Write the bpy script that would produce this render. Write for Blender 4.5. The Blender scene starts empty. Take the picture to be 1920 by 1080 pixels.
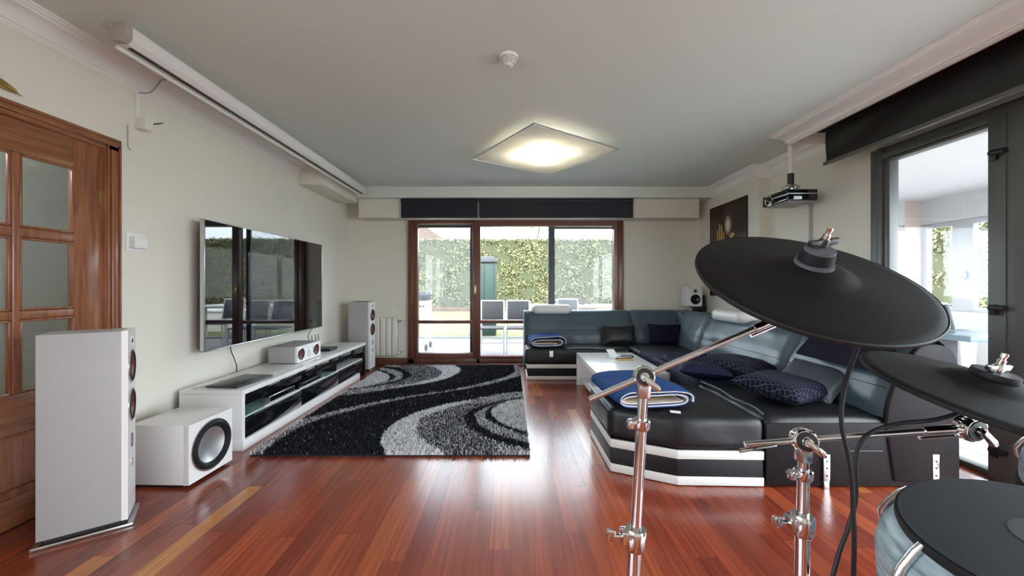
import bpy, bmesh, math, random
import numpy as np
from mathutils import Vector, Matrix, noise
random.seed(7)
rng = np.random.default_rng(7)
S = bpy.context.scene
COL = S.collection
PI = math.pi

# ------------------------------------------------------------------ camera
cd = bpy.data.cameras.new('camera')
cam = bpy.data.objects.new('camera', cd)
COL.objects.link(cam)
cam.location = (0, 0, 1.2)
cam.rotation_euler = (PI / 2, 0, 0)
cd.sensor_width = 36
cd.lens = 715 / 1920 * 36
cd.shift_x = 5 / 1920
cd.shift_y = -4 / 1920
cd.clip_start = 0.03
S.camera = cam

# ------------------------------------------------------------------ light and exposure
w = bpy.data.worlds.new('sky')
S.world = w
w.use_nodes = True
bg = w.node_tree.nodes['Background']
bg.inputs[0].default_value = (0.86, 0.93, 1.0, 1)
bg.inputs[1].default_value = 5.0
sl = bpy.data.lights.new('sun', 'SUN')
sun = bpy.data.objects.new('sun', sl)
COL.objects.link(sun)
sl.energy = 3.5
sl.angle = 0.02
sl.color = (1, 0.95, 0.86)
sun.rotation_euler = Vector((0.05, 0.75, -0.66)).to_track_quat('-Z', 'Y').to_euler()


def portal(name, loc, rot, sx, sy):
    l = bpy.data.lights.new(name, 'AREA')
    l.shape = 'RECTANGLE'
    l.size, l.size_y = sx, sy
    l.cycles.is_portal = True
    o = bpy.data.objects.new(name, l)
    COL.objects.link(o)
    o.location = loc
    o.rotation_euler = rot


portal('daylight_portal', (0.1, 5.97, 1.15), (-PI / 2, 0, 0), 3.3, 2.2)
portal('daylight_portal', (3.19, -0.3, 1.15), (0, PI / 2, 0), 2.2, 5.0)
portal('daylight_portal', (-2.63, -1.05, 1.45), (0, -PI / 2, 0), 1.6, 3.2)
S.view_settings.view_transform = 'Standard'
S.view_settings.look = 'None'
S.view_settings.gamma = 1
S.view_settings.exposure = 1.5
S.view_settings.use_curve_mapping = False
S.cycles.use_denoising = True
S.cycles.max_bounces = 12
S.cycles.diffuse_bounces = 7
S.cycles.glossy_bounces = 5
S.cycles.transparent_max_bounces = 24
S.cycles.sample_clamp_indirect = 8
S.cycles.caustics_reflective = False
S.cycles.caustics_refractive = False


# ------------------------------------------------------------------ materials
def mat(name, col=(0.8, 0.8, 0.8), rough=0.5, metal=0.0, spec=0.5, coat=0.0, bump=0.0, bscale=40.0, var=0.0, vscale=3.0,
        stretch=(1, 1, 1), sheen=0.0, trans=0.0, coat_rough=0.05):
    m = bpy.data.materials.new(name)
    m.use_nodes = True
    nt = m.node_tree
    b = nt.nodes['Principled BSDF']
    b.inputs['Base Color'].default_value = (*col, 1)
    b.inputs['Roughness'].default_value = rough
    b.inputs['Metallic'].default_value = metal
    b.inputs['Specular IOR Level'].default_value = spec
    b.inputs['Coat Weight'].default_value = coat
    b.inputs['Coat Roughness'].default_value = coat_rough
    b.inputs['Sheen Weight'].default_value = sheen
    if bump or var:
        tc = nt.nodes.new('ShaderNodeTexCoord')
        mp = nt.nodes.new('ShaderNodeMapping')
        mp.inputs['Scale'].default_value = stretch
        nt.links.new(tc.outputs['Object'], mp.inputs['Vector'])
    if bump:
        n = nt.nodes.new('ShaderNodeTexNoise')
        n.inputs['Scale'].default_value = bscale
        n.inputs['Detail'].default_value = 4
        bp = nt.nodes.new('ShaderNodeBump')
        bp.inputs['Strength'].default_value = bump
        bp.inputs['Distance'].default_value = 0.02
        nt.links.new(mp.outputs[0], n.inputs['Vector'])
        nt.links.new(n.outputs['Fac'], bp.inputs['Height'])
        nt.links.new(bp.outputs[0], b.inputs['Normal'])
    if var:
        n = nt.nodes.new('ShaderNodeTexNoise')
        n.inputs['Scale'].default_value = vscale
        n.inputs['Detail'].default_value = 5
        r = nt.nodes.new('ShaderNodeValToRGB')
        r.color_ramp.elements[0].position = 0.3
        r.color_ramp.elements[1].position = 0.7
        r.color_ramp.elements[0].color = (*[c * (1 - var) for c in col], 1)
        r.color_ramp.elements[1].color = (*[min(1, c * (1 + var)) for c in col], 1)
        nt.links.new(mp.outputs[0], n.inputs['Vector'])
        nt.links.new(n.outputs['Fac'], r.inputs['Fac'])
        nt.links.new(r.outputs[0], b.inputs['Base Color'])
    return m


def glass(name, tint=(0.97, 0.98, 0.98), ior=1.45, rough=0.0, haze=0.0, hcol=(0.8, 0.8, 0.8)):
    m = bpy.data.materials.new(name)
    m.use_nodes = True
    nt = m.node_tree
    nt.nodes.remove(nt.nodes['Principled BSDF'])
    out = nt.nodes['Material Output']
    t = nt.nodes.new('ShaderNodeBsdfTransparent')
    t.inputs[0].default_value = (*tint, 1)
    g = nt.nodes.new('ShaderNodeBsdfGlossy')
    g.inputs['Roughness'].default_value = rough
    lw = nt.nodes.new('ShaderNodeLayerWeight')
    lw.inputs['Blend'].default_value = 0.5
    pw = nt.nodes.new('ShaderNodeMath')
    pw.operation = 'POWER'
    pw.inputs[1].default_value = 5
    f = nt.nodes.new('ShaderNodeMath')
    f.operation = 'MULTIPLY_ADD'
    r0 = ((ior - 1) / (ior + 1)) ** 2
    f.inputs[1].default_value = 1 - r0
    f.inputs[2].default_value = r0
    nt.links.new(lw.outputs['Facing'], pw.inputs[0])
    nt.links.new(pw.outputs[0], f.inputs[0])
    mx = nt.nodes.new('ShaderNodeMixShader')
    nt.links.new(f.outputs[0], mx.inputs[0])
    nt.links.new(t.outputs[0], mx.inputs[1])
    nt.links.new(g.outputs[0], mx.inputs[2])
    last = mx
    if haze:
        d = nt.nodes.new('ShaderNodeBsdfDiffuse')
        d.inputs[0].default_value = (*hcol, 1)
        tl = nt.nodes.new('ShaderNodeBsdfTranslucent')
        tl.inputs[0].default_value = (*hcol, 1)
        a = nt.nodes.new('ShaderNodeMixShader')
        a.inputs[0].default_value = 0.5
        nt.links.new(d.outputs[0], a.inputs[1])
        nt.links.new(tl.outputs[0], a.inputs[2])
        m2 = nt.nodes.new('ShaderNodeMixShader')
        m2.inputs[0].default_value = haze
        nt.links.new(mx.outputs[0], m2.inputs[1])
        nt.links.new(a.outputs[0], m2.inputs[2])
        last = m2
    nt.links.new(last.outputs[0], out.inputs['Surface'])
    return m


def wood(name, c1, c2, rough=0.35, scale=6, stretch=(9, 9, 0.7), coat=0.3):
    m = bpy.data.materials.new(name)
    m.use_nodes = True
    nt = m.node_tree
    b = nt.nodes['Principled BSDF']
    b.inputs['Roughness'].default_value = rough
    b.inputs['Coat Weight'].default_value = coat
    b.inputs['Coat Roughness'].default_value = 0.12
    tc = nt.nodes.new('ShaderNodeTexCoord')
    mp = nt.nodes.new('ShaderNodeMapping')
    mp.inputs['Scale'].default_value = stretch
    n = nt.nodes.new('ShaderNodeTexNoise')
    n.inputs['Scale'].default_value = scale
    n.inputs['Detail'].default_value = 6
    n.inputs['Distortion'].default_value = 0.4
    r = nt.nodes.new('ShaderNodeValToRGB')
    r.color_ramp.elements[0].position = 0.32
    r.color_ramp.elements[1].position = 0.68
    r.color_ramp.elements[0].color = (*c1, 1)
    r.color_ramp.elements[1].color = (*c2, 1)
    nt.links.new(tc.outputs['Object'], mp.inputs['Vector'])
    nt.links.new(mp.outputs[0], n.inputs['Vector'])
    nt.links.new(n.outputs['Fac'], r.inputs['Fac'])
    nt.links.new(r.outputs[0], b.inputs['Base Color'])
    return m


def plank_floor():
    m = bpy.data.materials.new('red_hardwood_planks')
    m.use_nodes = True
    nt = m.node_tree
    N, L = nt.nodes, nt.links
    b = N['Principled BSDF']

    def math_(op, a, c=None):
        n = N.new('ShaderNodeMath')
        n.operation = op
        for i, v in enumerate((a, c)):
            if v is None:
                continue
            if isinstance(v, (int, float)):
                n.inputs[i].default_value = v
            else:
                L.new(v, n.inputs[i])
        return n.outputs[0]
    tc = N.new('ShaderNodeTexCoord')
    sp = N.new('ShaderNodeSeparateXYZ')
    L.new(tc.outputs['Object'], sp.inputs[0])
    W_, LEN = 0.092, 1.15
    fx = math_('DIVIDE', sp.outputs['X'], W_)
    row = math_('FLOOR', fx)
    wn = N.new('ShaderNodeTexWhiteNoise')
    wn.noise_dimensions = '1D'
    L.new(row, wn.inputs['W'])
    off = math_('MULTIPLY', wn.outputs['Value'], LEN * 3)
    fy = math_('DIVIDE', math_('ADD', sp.outputs['Y'], off), LEN)
    cell = math_('FLOOR', fy)
    cb = N.new('ShaderNodeCombineXYZ')
    L.new(row, cb.inputs[0])
    L.new(cell, cb.inputs[1])
    w2 = N.new('ShaderNodeTexWhiteNoise')
    w2.noise_dimensions = '2D'
    L.new(cb.outputs[0], w2.inputs['Vector'])
    ramp = N.new('ShaderNodeValToRGB')
    e = ramp.color_ramp.elements
    e[0].position, e[0].color = 0.0, (0.17, 0.025, 0.011, 1)
    e[1].position, e[1].color = 1.0, (0.44, 0.13, 0.03, 1)
    for p, c in ((0.3, (0.22, 0.036, 0.014, 1)), (0.7, (0.26, 0.046, 0.018, 1)), (0.93, (0.32, 0.068, 0.022, 1)), (0.975, (0.46, 0.16, 0.03, 1))):
        k = e.new(p)
        k.color = c
    L.new(w2.outputs['Value'], ramp.inputs['Fac'])
    # grain along the plank
    mp = N.new('ShaderNodeMapping')
    mp.inputs['Scale'].default_value = (60, 2.2, 1)
    va = N.new('ShaderNodeVectorMath')
    va.operation = 'ADD'
    sc = N.new('ShaderNodeVectorMath')
    sc.operation = 'SCALE'
    sc.inputs['Scale'].default_value = 7.0
    L.new(w2.outputs['Color'], sc.inputs[0])
    L.new(tc.outputs['Object'], va.inputs[0])
    L.new(sc.outputs[0], va.inputs[1])
    L.new(va.outputs[0], mp.inputs['Vector'])
    gn = N.new('ShaderNodeTexNoise')
    gn.inputs['Scale'].default_value = 1.0
    gn.inputs['Detail'].default_value = 5
    L.new(mp.outputs[0], gn.inputs['Vector'])
    gr = N.new('ShaderNodeMapRange')
    gr.inputs['From Min'].default_value = 0.3
    gr.inputs['From Max'].default_value = 0.7
    gr.inputs['To Min'].default_value = 0.7
    gr.inputs['To Max'].default_value = 1.25
    L.new(gn.outputs['Fac'], gr.inputs['Value'])
    mul = N.new('ShaderNodeMix')
    mul.data_type = 'RGBA'
    mul.blend_type = 'MULTIPLY'
    mul.inputs['Factor'].default_value = 1
    L.new(ramp.outputs[0], mul.inputs['A'])
    L.new(gr.outputs[0], mul.inputs['B'])
    # joints
    jx = math_('ABSOLUTE', math_('SUBTRACT', math_('FRACT', fx), 0.5))
    jy = math_('ABSOLUTE', math_('SUBTRACT', math_('FRACT', fy), 0.5))
    j = math_('MAXIMUM', math_('GREATER_THAN', jx, 0.489), math_('GREATER_THAN', jy, 0.4988))
    mx = N.new('ShaderNodeMix')
    mx.data_type = 'RGBA'
    mx.inputs['B'].default_value = (0.07, 0.012, 0.008, 1)
    L.new(math_('MULTIPLY', j, 0.6), mx.inputs['Factor'])
    L.new(mul.outputs['Result'], mx.inputs['A'])
    L.new(mx.outputs['Result'], b.inputs['Base Color'])
    b.inputs['Roughness'].default_value = 0.27
    b.inputs['Specular IOR Level'].default_value = 0.5
    b.inputs['Coat Weight'].default_value = 0.5
    b.inputs['Coat Roughness'].default_value = 0.16
    return m


M = {}
M['wall'] = mat('cream_wall_paint', (0.74, 0.715, 0.63), 0.75, var=0.02, vscale=0.8)
M['ceiling'] = mat('white_ceiling_paint', (0.68, 0.745, 0.70), 0.85)
M['plaster'] = mat('white_plaster_moulding', (0.82, 0.82, 0.80), 0.55)
M['floor'] = plank_floor()
M['door_wood'] = wood('mahogany_door', (0.17, 0.055, 0.025), (0.30, 0.115, 0.05), 0.33)
M['door_wood_flat'] = wood('mahogany_rail', (0.17, 0.055, 0.025), (0.32, 0.125, 0.05), 0.33, stretch=(9, 0.7, 9))
M['frame_wood'] = wood('red_brown_window_wood', (0.11, 0.035, 0.022), (0.18, 0.065, 0.038), 0.35)
M['white'] = mat('satin_white_lacquer', (0.80, 0.80, 0.80), 0.28, coat=0.3)
M['white_matt'] = mat('matt_white', (0.78, 0.78, 0.77), 0.5)
M['shaded_side_and_grey'] = mat('shaded_vinyl_and_grey', (0.37, 0.365, 0.37), 0.45)  # shade of the white speaker sides put into the colour; plain grey elsewhere
M['black_gloss'] = mat('black_gloss', (0.006, 0.006, 0.009), 0.04, coat=0.3, coat_rough=0.02)
M['tv_screen'] = mat('tv_screen_glass', (0.003, 0.003, 0.005), 0.02, spec=0.8, coat=0.4, coat_rough=0.01)
M['black'] = mat('black_plastic', (0.012, 0.012, 0.014), 0.4)
M['rubber'] = mat('black_rubber', (0.010, 0.010, 0.011), 0.55, spec=0.25, bump=0.05, bscale=300)
M['cymbal'] = mat('grey_black_rubber_pad', (0.006, 0.0052, 0.0056), 0.6, spec=0.13, bump=0.03, bscale=200)
M['chrome'] = mat('chrome', (0.66, 0.66, 0.68), 0.07, 1.0)
M['steel'] = mat('brushed_steel', (0.62, 0.62, 0.63), 0.25, 1.0)
M['silver'] = mat('silver_cone', (0.72, 0.74, 0.76), 0.32, 0.85)
M['brass'] = mat('brass', (0.62, 0.42, 0.14), 0.28, 1.0)
M['cone_red'] = mat('wine_red_wood_fibre_cone', (0.13, 0.030, 0.032), 0.4, var=0.3, vscale=60)
M['blind'] = mat('black_blind_fabric', (0.014, 0.014, 0.024), 0.5, spec=0.3, bump=0.02, bscale=200)
M['blind_pvc'] = mat('black_vinyl_blind', (0.008, 0.008, 0.009), 0.36, spec=0.35, bump=0.35, bscale=2.2, stretch=(1, 1, 2))
M['alu'] = mat('dark_grey_aluminium', (0.105, 0.108, 0.105), 0.42, 0.2)
M['alu_light'] = mat('blue_grey_aluminium', (0.10, 0.145, 0.175), 0.4, 0.1)
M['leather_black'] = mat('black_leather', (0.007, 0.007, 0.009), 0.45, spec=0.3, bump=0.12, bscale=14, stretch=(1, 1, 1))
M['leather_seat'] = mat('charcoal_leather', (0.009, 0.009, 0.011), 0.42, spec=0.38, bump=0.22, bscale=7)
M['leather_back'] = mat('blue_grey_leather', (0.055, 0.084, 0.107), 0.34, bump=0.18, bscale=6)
M['leather_white'] = mat('white_leather', (0.62, 0.61, 0.59), 0.4, bump=0.06, bscale=14)
M['leather_brown'] = mat('dark_brown_leather', (0.009, 0.0065, 0.008), 0.55, spec=0.2, bump=0.1, bscale=20)
M['navy_sheet'] = mat('navy_cotton', (0.007, 0.008, 0.032), 0.75, spec=0.25, bump=0.3, bscale=9, sheen=0.0)
M['navy_dark'] = mat('dark_navy_cotton', (0.005, 0.005, 0.018), 0.8, spec=0.2, bump=0.2, bscale=30, sheen=0.0)
M['blue_fleece'] = mat('blue_fleece', (0.010, 0.052, 0.19), 0.85, spec=0.2, bump=0.5, bscale=12, sheen=0.0, stretch=(1, 3, 1))
M['cream_fleece'] = mat('cream_fleece', (0.62, 0.54, 0.44), 0.85, bump=0.3, bscale=60)
M['grey_satin'] = mat('grey_blue_satin', (0.055, 0.07, 0.09), 0.38, bump=0.3, bscale=9)
M['radiator'] = mat('cream_enamel', (0.76, 0.74, 0.66), 0.35)
M['paper'] = mat('white_paper', (0.85, 0.85, 0.83), 0.7)
M['glass'] = glass('window_glass')
M['glass_garden'] = glass('dimming_tint_glass', (0.80, 0.82, 0.82))  # tint added only to dim the bright view outdoors
M['glass_door'] = glass('door_glass', (0.90, 0.94, 0.92), 1.6)
M['screen_mesh'] = glass('insect_mesh', (0.95, 0.96, 0.97), 1.02, haze=0.14, hcol=(0.50, 0.52, 0.55))
M['shelf_glass'] = glass('shelf_glass', (0.8, 0.92, 0.9), 1.6)
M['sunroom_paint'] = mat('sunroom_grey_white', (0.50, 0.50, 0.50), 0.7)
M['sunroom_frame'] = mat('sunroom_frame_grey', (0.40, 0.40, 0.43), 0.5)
M['tile'] = mat('pale_terrace_tile', (0.50, 0.48, 0.52), 0.5, var=0.05)
M['lawn'] = mat('spring_lawn', (0.16, 0.18, 0.06), 0.9, var=0.2, vscale=6, bump=0.4, bscale=60)
M['yard'] = mat('yard_bounce_grey', (0.32, 0.325, 0.315), 0.7)  # paleness chosen to bounce neutral daylight up to the ceiling
M['terrace'] = mat('terrace_tile', (0.23, 0.215, 0.245), 0.5, var=0.05)
M['kerb'] = mat('grey_concrete', (0.10, 0.105, 0.10), 0.8)
M['terracotta'] = mat('terracotta_edging', (0.12, 0.065, 0.045), 0.8, var=0.2)
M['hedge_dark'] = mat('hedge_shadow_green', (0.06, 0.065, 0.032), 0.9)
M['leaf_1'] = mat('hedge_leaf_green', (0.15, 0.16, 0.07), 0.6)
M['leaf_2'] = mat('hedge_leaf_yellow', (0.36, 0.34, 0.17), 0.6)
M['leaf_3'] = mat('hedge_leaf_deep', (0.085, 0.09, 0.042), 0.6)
M['teal'] = mat('teal_green_plastic', (0.013, 0.040, 0.035), 0.55)
M['bark'] = mat('grey_bark', (0.05, 0.042, 0.036), 0.9)
M['sling'] = mat('grey_sling_mesh', (0.075, 0.075, 0.085), 0.7)
M['brown'] = mat('brown_cloth', (0.06, 0.042, 0.03), 0.8)
M['laptop'] = mat('grey_metal_lid', (0.10, 0.105, 0.115), 0.35, 0.6)
M['red'] = mat('red_connector', (0.5, 0.02, 0.03), 0.4)
M['yellow'] = mat('amber_plastic', (0.55, 0.34, 0.06), 0.5)
M['hall_paint'] = mat('pale_grey_hall_paint', (0.58, 0.60, 0.59), 0.8)
M['pink_plaster'] = mat('pinkish_render', (0.50, 0.40, 0.37), 0.8)
M['rug_black'] = mat('rug_black_pile', (0.006, 0.006, 0.011), 0.85)
M['rug_white'] = mat('rug_white_pile', (0.74, 0.74, 0.76), 0.85)
M['rug_grey'] = mat('rug_grey_pile', (0.20, 0.205, 0.23), 0.85)


def pattern_cushion():
    m = mat('navy_lattice_cotton', (0.012, 0.012, 0.04), 0.85, spec=0.2)
    nt = m.node_tree
    b = nt.nodes['Principled BSDF']
    tc = nt.nodes.new('ShaderNodeTexCoord')
    mp = nt.nodes.new('ShaderNodeMapping')
    mp.inputs['Rotation'].default_value = (0, 0, 0.785)
    mp.inputs['Scale'].default_value = (34, 34, 0.001)
    v = nt.nodes.new('ShaderNodeTexBrick')
    v.offset = 0.5
    v.inputs['Scale'].default_value = 1
    v.inputs['Mortar Size'].default_value = 0.07
    v.inputs['Brick Width'].default_value = 1.0
    v.inputs['Row Height'].default_value = 1.0
    v.inputs['Color1'].default_value = (0.004, 0.004, 0.012, 1)
    v.inputs['Color2'].default_value = (0.005, 0.005, 0.015, 1)
    v.inputs['Mortar'].default_value = (0.055, 0.06, 0.10, 1)
    nt.links.new(tc.outputs['Object'], mp.inputs['Vector'])
    nt.links.new(mp.outputs[0], v.inputs['Vector'])
    nt.links.new(v.outputs['Color'], b.inputs['Base Color'])
    return m


M['lattice'] = pattern_cushion()


def drum_wrap():
    m = mat('worn_blue_plank_wrap', (0.5, 0.6, 0.65), 0.4)
    nt = m.node_tree
    b = nt.nodes['Principled BSDF']
    tc = nt.nodes.new('ShaderNodeTexCoord')
    mp = nt.nodes.new('ShaderNodeMapping')
    mp.inputs['Scale'].default_value = (5, 5, 34)
    n = nt.nodes.new('ShaderNodeTexNoise')
    n.inputs['Scale'].default_value = 2.2
    n.inputs['Detail'].default_value = 6
    r = nt.nodes.new('ShaderNodeValToRGB')
    r.color_ramp.elements[0].position = 0.35
    r.color_ramp.elements[1].position = 0.62
    r.color_ramp.elements[0].color = (0.13, 0.17, 0.20, 1)
    r.color_ramp.elements[1].color = (0.36, 0.46, 0.50, 1)
    nt.links.new(tc.outputs['Object'], mp.inputs['Vector'])
    nt.links.new(mp.outputs[0], n.inputs['Vector'])
    nt.links.new(n.outputs['Fac'], r.inputs['Fac'])
    nt.links.new(r.outputs[0], b.inputs['Base Color'])
    return m


M['drum_wrap'] = drum_wrap()


# ------------------------------------------------------------------ geometry
class G:
    """collects shapes into one mesh"""

    def __init__(s):
        s.v, s.f, s.mi = [], [], []

    def raw(s, v, f, mi=0, mx=None):
        k = len(s.v)
        s.v += [tuple(mx @ Vector(p)) if mx else tuple(p) for p in v]
        s.f += [tuple(i + k for i in q) for q in f]
        s.mi += [mi] * len(f)
        return s

    def bm(s, b, mi=0, mx=None):
        b.verts.index_update()
        s.raw([v.co.copy() for v in b.verts], [[v.index for v in f.verts] for f in b.faces], mi, mx)
        b.free()
        return s

    def box(s, x0, x1, y0, y1, z0, z1, bev=0.0, seg=2, mi=0, mx=None):
        b = bmesh.new()
        bmesh.ops.create_cube(b, size=1)
        for v in b.verts:
            v.co = Vector(((x0 + x1) / 2 + v.co.x * (x1 - x0), (y0 + y1) / 2 + v.co.y * (y1 - y0), (z0 + z1) / 2 + v.co.z * (z1 - z0)))
        if bev:
            bmesh.ops.bevel(b, geom=list(b.edges), offset=bev, segments=seg, profile=0.5, affect='EDGES')
        return s.bm(b, mi, mx)

    def prism(s, poly, z0, z1, axis='Z', bev=0.0, seg=2, mi=0, mx=None):
        """poly of 2-D points swept along an axis: Z -> (x,y), Y -> (x,z), X -> (y,z)"""
        def P(a, c, h):
            return {'Z': (a, c, h), 'Y': (a, h, c), 'X': (h, a, c)}[axis]
        b = bmesh.new()
        lo = [b.verts.new(P(a, c, z0)) for a, c in poly]
        hi = [b.verts.new(P(a, c, z1)) for a, c in poly]
        n = len(poly)
        b.faces.new(lo)
        b.faces.new(hi)
        for i in range(n):
            b.faces.new((lo[i], lo[(i + 1) % n], hi[(i + 1) % n], hi[i]))
        bmesh.ops.recalc_face_normals(b, faces=list(b.faces))
        if bev:
            bmesh.ops.bevel(b, geom=list(b.edges), offset=bev, segments=seg, profile=0.5, affect='EDGES')
        return s.bm(b, mi, mx)

    def lathe(s, prof, n=48, mi=0, mx=None, cap=True):
        """profile of (radius, z) about Z"""
        v, f = [], []
        for r, z in prof:
            for i in range(n):
                a = 2 * PI * i / n
                v.append((r * math.cos(a), r * math.sin(a), z))
        for j in range(len(prof) - 1):
            for i in range(n):
                k = (i + 1) % n
                f.append((j * n + i, j * n + k, (j + 1) * n + k, (j + 1) * n + i))
        if cap:
            f.append(tuple(range(n - 1, -1, -1)))
            f.append(tuple((len(prof) - 1) * n + i for i in range(n)))
        return s.raw(v, f, mi, mx)

    def tube(s, pts, r, n=10, mi=0, mx=None):
        pts = [Vector(p) for p in pts]
        rs = r if isinstance(r, (list, tuple)) else [r] * len(pts)
        v, f = [], []
        up = None
        for i, p in enumerate(pts):
            d = (pts[min(i + 1, len(pts) - 1)] - pts[max(i - 1, 0)]).normalized()
            if up is None:
                up = Vector((0, 0, 1)) if abs(d.z) < 0.9 else Vector((1, 0, 0))
            a = d.cross(up).normalized()
            up = a.cross(d).normalized()
            for k in range(n):
                t = 2 * PI * k / n
                v.append(p + rs[i] * (math.cos(t) * a + math.sin(t) * up))
        for j in range(len(pts) - 1):
            for i in range(n):
                k = (i + 1) % n
                f.append((j * n + i, j * n + k, (j + 1) * n + k, (j + 1) * n + i))
        f.append(tuple(range(n - 1, -1, -1)))
        f.append(tuple((len(pts) - 1) * n + i for i in range(n)))
        return s.raw(v, f, mi, mx)

    def grid(s, fn, nu, nv, mi=0, closed_u=False):
        v = [fn(i / nu, j / nv) for j in range(nv + 1) for i in range(nu + 1)]
        f = [(j * (nu + 1) + i, j * (nu + 1) + i + 1, (j + 1) * (nu + 1) + i + 1, (j + 1) * (nu + 1) + i) for j in range(nv) for i in range(nu)]
        return s.raw(v, f, mi)

    def build(s, name, mats, parent=None, world=True, angle=35, smooth=True):
        me = bpy.data.meshes.new(name)
        v = s.v
        if parent is not None and world:
            inv = PM[parent.name].inverted()
            v = [tuple(inv @ Vector(p)) for p in v]
        me.from_pydata([tuple(p) for p in v], [], s.f)
        for m in (mats if isinstance(mats, (list, tuple)) else [mats]):
            me.materials.append(M[m] if isinstance(m, str) else m)
        if max(s.mi, default=0):
            me.polygons.foreach_set('material_index', s.mi)
        b = bmesh.new()
        b.from_mesh(me)
        if len(b.faces) < 20000:
            bmesh.ops.recalc_face_normals(b, faces=list(b.faces))
        b.to_mesh(me)
        b.free()
        if smooth:
            me.polygons.foreach_set('use_smooth', [True] * len(me.polygons))
            me.set_sharp_from_angle(angle=math.radians(angle))
        o = bpy.data.objects.new(name, me)
        COL.objects.link(o)
        if parent is not None:
            o.parent = parent
            PM[o.name] = PM[parent.name].copy()
        else:
            PM[o.name] = Matrix.Identity(4)
        return o


PM = {}     # world matrix of every object, by name


def tag(o, label, cat, group=None, kind=None):
    o['label'] = label
    o['category'] = cat
    if group:
        o['group'] = group
    if kind:
        o['kind'] = kind
    return o


def thing(name, label, cat, loc=(0, 0, 0), rotz=0.0, group=None):
    o = bpy.data.objects.new(name, None)
    COL.objects.link(o)
    o.empty_display_size = 0.1
    o.location = loc
    o.rotation_euler = (0, 0, rotz)
    PM[o.name] = Matrix.Translation(loc) @ Matrix.Rotation(rotz, 4, 'Z')
    return tag(o, label, cat, group)


def struct(o, label=None, cat=None):
    o['kind'] = 'structure'
    if label:
        o['label'] = label
        o['category'] = cat
    return o


def frame_mx(origin, zaxis, xhint=(1, 0, 0)):
    z = Vector(zaxis).normalized()
    x = Vector(xhint)
    x = (x - z * x.dot(z)).normalized()
    y = z.cross(x)
    m = Matrix((x, y, z)).transposed().to_4x4()
    m.translation = Vector(origin)
    return m


def spline(pts, n=8):
    """Catmull-Rom through points"""
    P = [Vector(p) for p in pts]
    P = [2 * P[0] - P[1]] + P + [2 * P[-1] - P[-2]]
    out = []
    for i in range(1, len(P) - 2):
        for k in range(n):
            t = k / n
            a, b, c, d = P[i - 1], P[i], P[i + 1], P[i + 2]
            out.append(0.5 * ((2 * b) + (c - a) * t + (2 * a - 5 * b + 4 * c - d) * t * t + (3 * b - a - 3 * c + d) * t ** 3))
    out.append(P[-2])
    return out


# ------------------------------------------------------------------ room shell
XL, YB, ZC = -2.46, 5.85, 2.62
YR = -3.2          # wall behind the camera
XR, XR2, YP = 3.05, 2.93, 4.47
D0, D1, DH = 1.36, 2.33, 2.055      # door opening in the left wall

def sstruct(name, g, m, label, cat):
    return struct(g.build(name, m), label, cat)


sstruct('floor', G().box(XL, XR + 0.02, YR, YB + 0.2, -0.1, 0).box(XL - 1.5, XL, 0.75, 4.0, -0.1, 0), 'floor', 'glossy red hardwood plank floor of the living room', 'floor')
sstruct('ceiling', G().box(XL - 0.15, XR + 0.2, YR - 0.2, YB + 0.2, ZC, ZC + 0.2).box(XL - 1.5, XL - 0.15, 0.75, 4.0, ZC, ZC + 0.2), 'ceiling', 'plain off-white ceiling over the living room', 'ceiling')
g = G().box(XL - 0.14, XL, 0.55, D0, 0, ZC).box(XL - 0.14, XL, YR, -2.65, 0, ZC).box(XL - 0.14, XL, -2.65, 0.55, 0, 0.65).box(XL - 0.14, XL, -2.65, 0.55, 2.25, ZC).box(XL - 0.14, XL, D1, YB + 0.15, 0, ZC).box(XL - 0.14, XL, D0, D1, DH, ZC)
sstruct('wall_left', g, 'wall', 'cream wall on the left behind the television', 'wall')
WX0, WX1, WZ = -1.54, 1.735, 2.27
g = G().box(XL, WX0, YB, YB + 0.15, 0, ZC).box(WX1, XR + 0.15, YB, YB + 0.15, 0, ZC).box(WX0, WX1, YB, YB + 0.15, WZ, ZC)
sstruct('wall_back', g, 'wall', 'cream end wall around the garden window', 'wall')
RW0, RW1, RWZ = -2.8, 3.2, 2.32
g = G().box(XR, XR + 0.15, RW1, YP, 0, ZC).box(XR2, XR + 0.15, YP, YB, 0, ZC).box(XR, XR + 0.15, RW0, RW1, RWZ, ZC).box(XR, XR + 0.15, YR, RW0, 0, ZC)
sstruct('wall_right', g, 'wall', 'cream wall on the right with a shallow pilaster step', 'wall')
g = G().box(XL, XR, YR - 0.15, YR, 0, ZC)
sstruct('wall_rear', g, 'wall', 'cream wall behind the drum kit', 'wall')
# hallway beyond the glazed door
g = G().box(-3.95, -3.85, 0.75, 4.0, 0, ZC).box(-3.85, XL - 0.14, 3.9, 4.0, 0, ZC).box(-3.85, XL - 0.14, 0.75, 0.85, 0, ZC)
sstruct('wall_hall', g, 'hall_paint', 'pale hallway walls seen through the door glass', 'wall')
hl = bpy.data.lights.new('hall_fill_light', 'POINT')  # unseen point light added to brighten the hallway behind the door
hl.energy = 9
hl.shadow_soft_size = 0.12
ho = bpy.data.objects.new('hall_fill_light', hl)
COL.objects.link(ho)
ho.location = (-3.2, 1.3, 2.3)

# beam, pelmet and boxed duct
sstruct('trim_1', G().box(XL, 2.95, 5.45, YB, 2.465, ZC), 'ceiling', 'white dropped beam along the end wall', 'trim')
sstruct('trim_2', G().box(-2.2, 2.77, 5.56, YB, 2.195, 2.465), 'wall', 'cream shutter box above the garden window', 'trim')
sstruct('trim_3', G().box(XL, -2.18, 4.45, 5.45, 2.383, ZC, 0.004), 'wall', 'boxed duct in the far left ceiling corner', 'trim')


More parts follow.
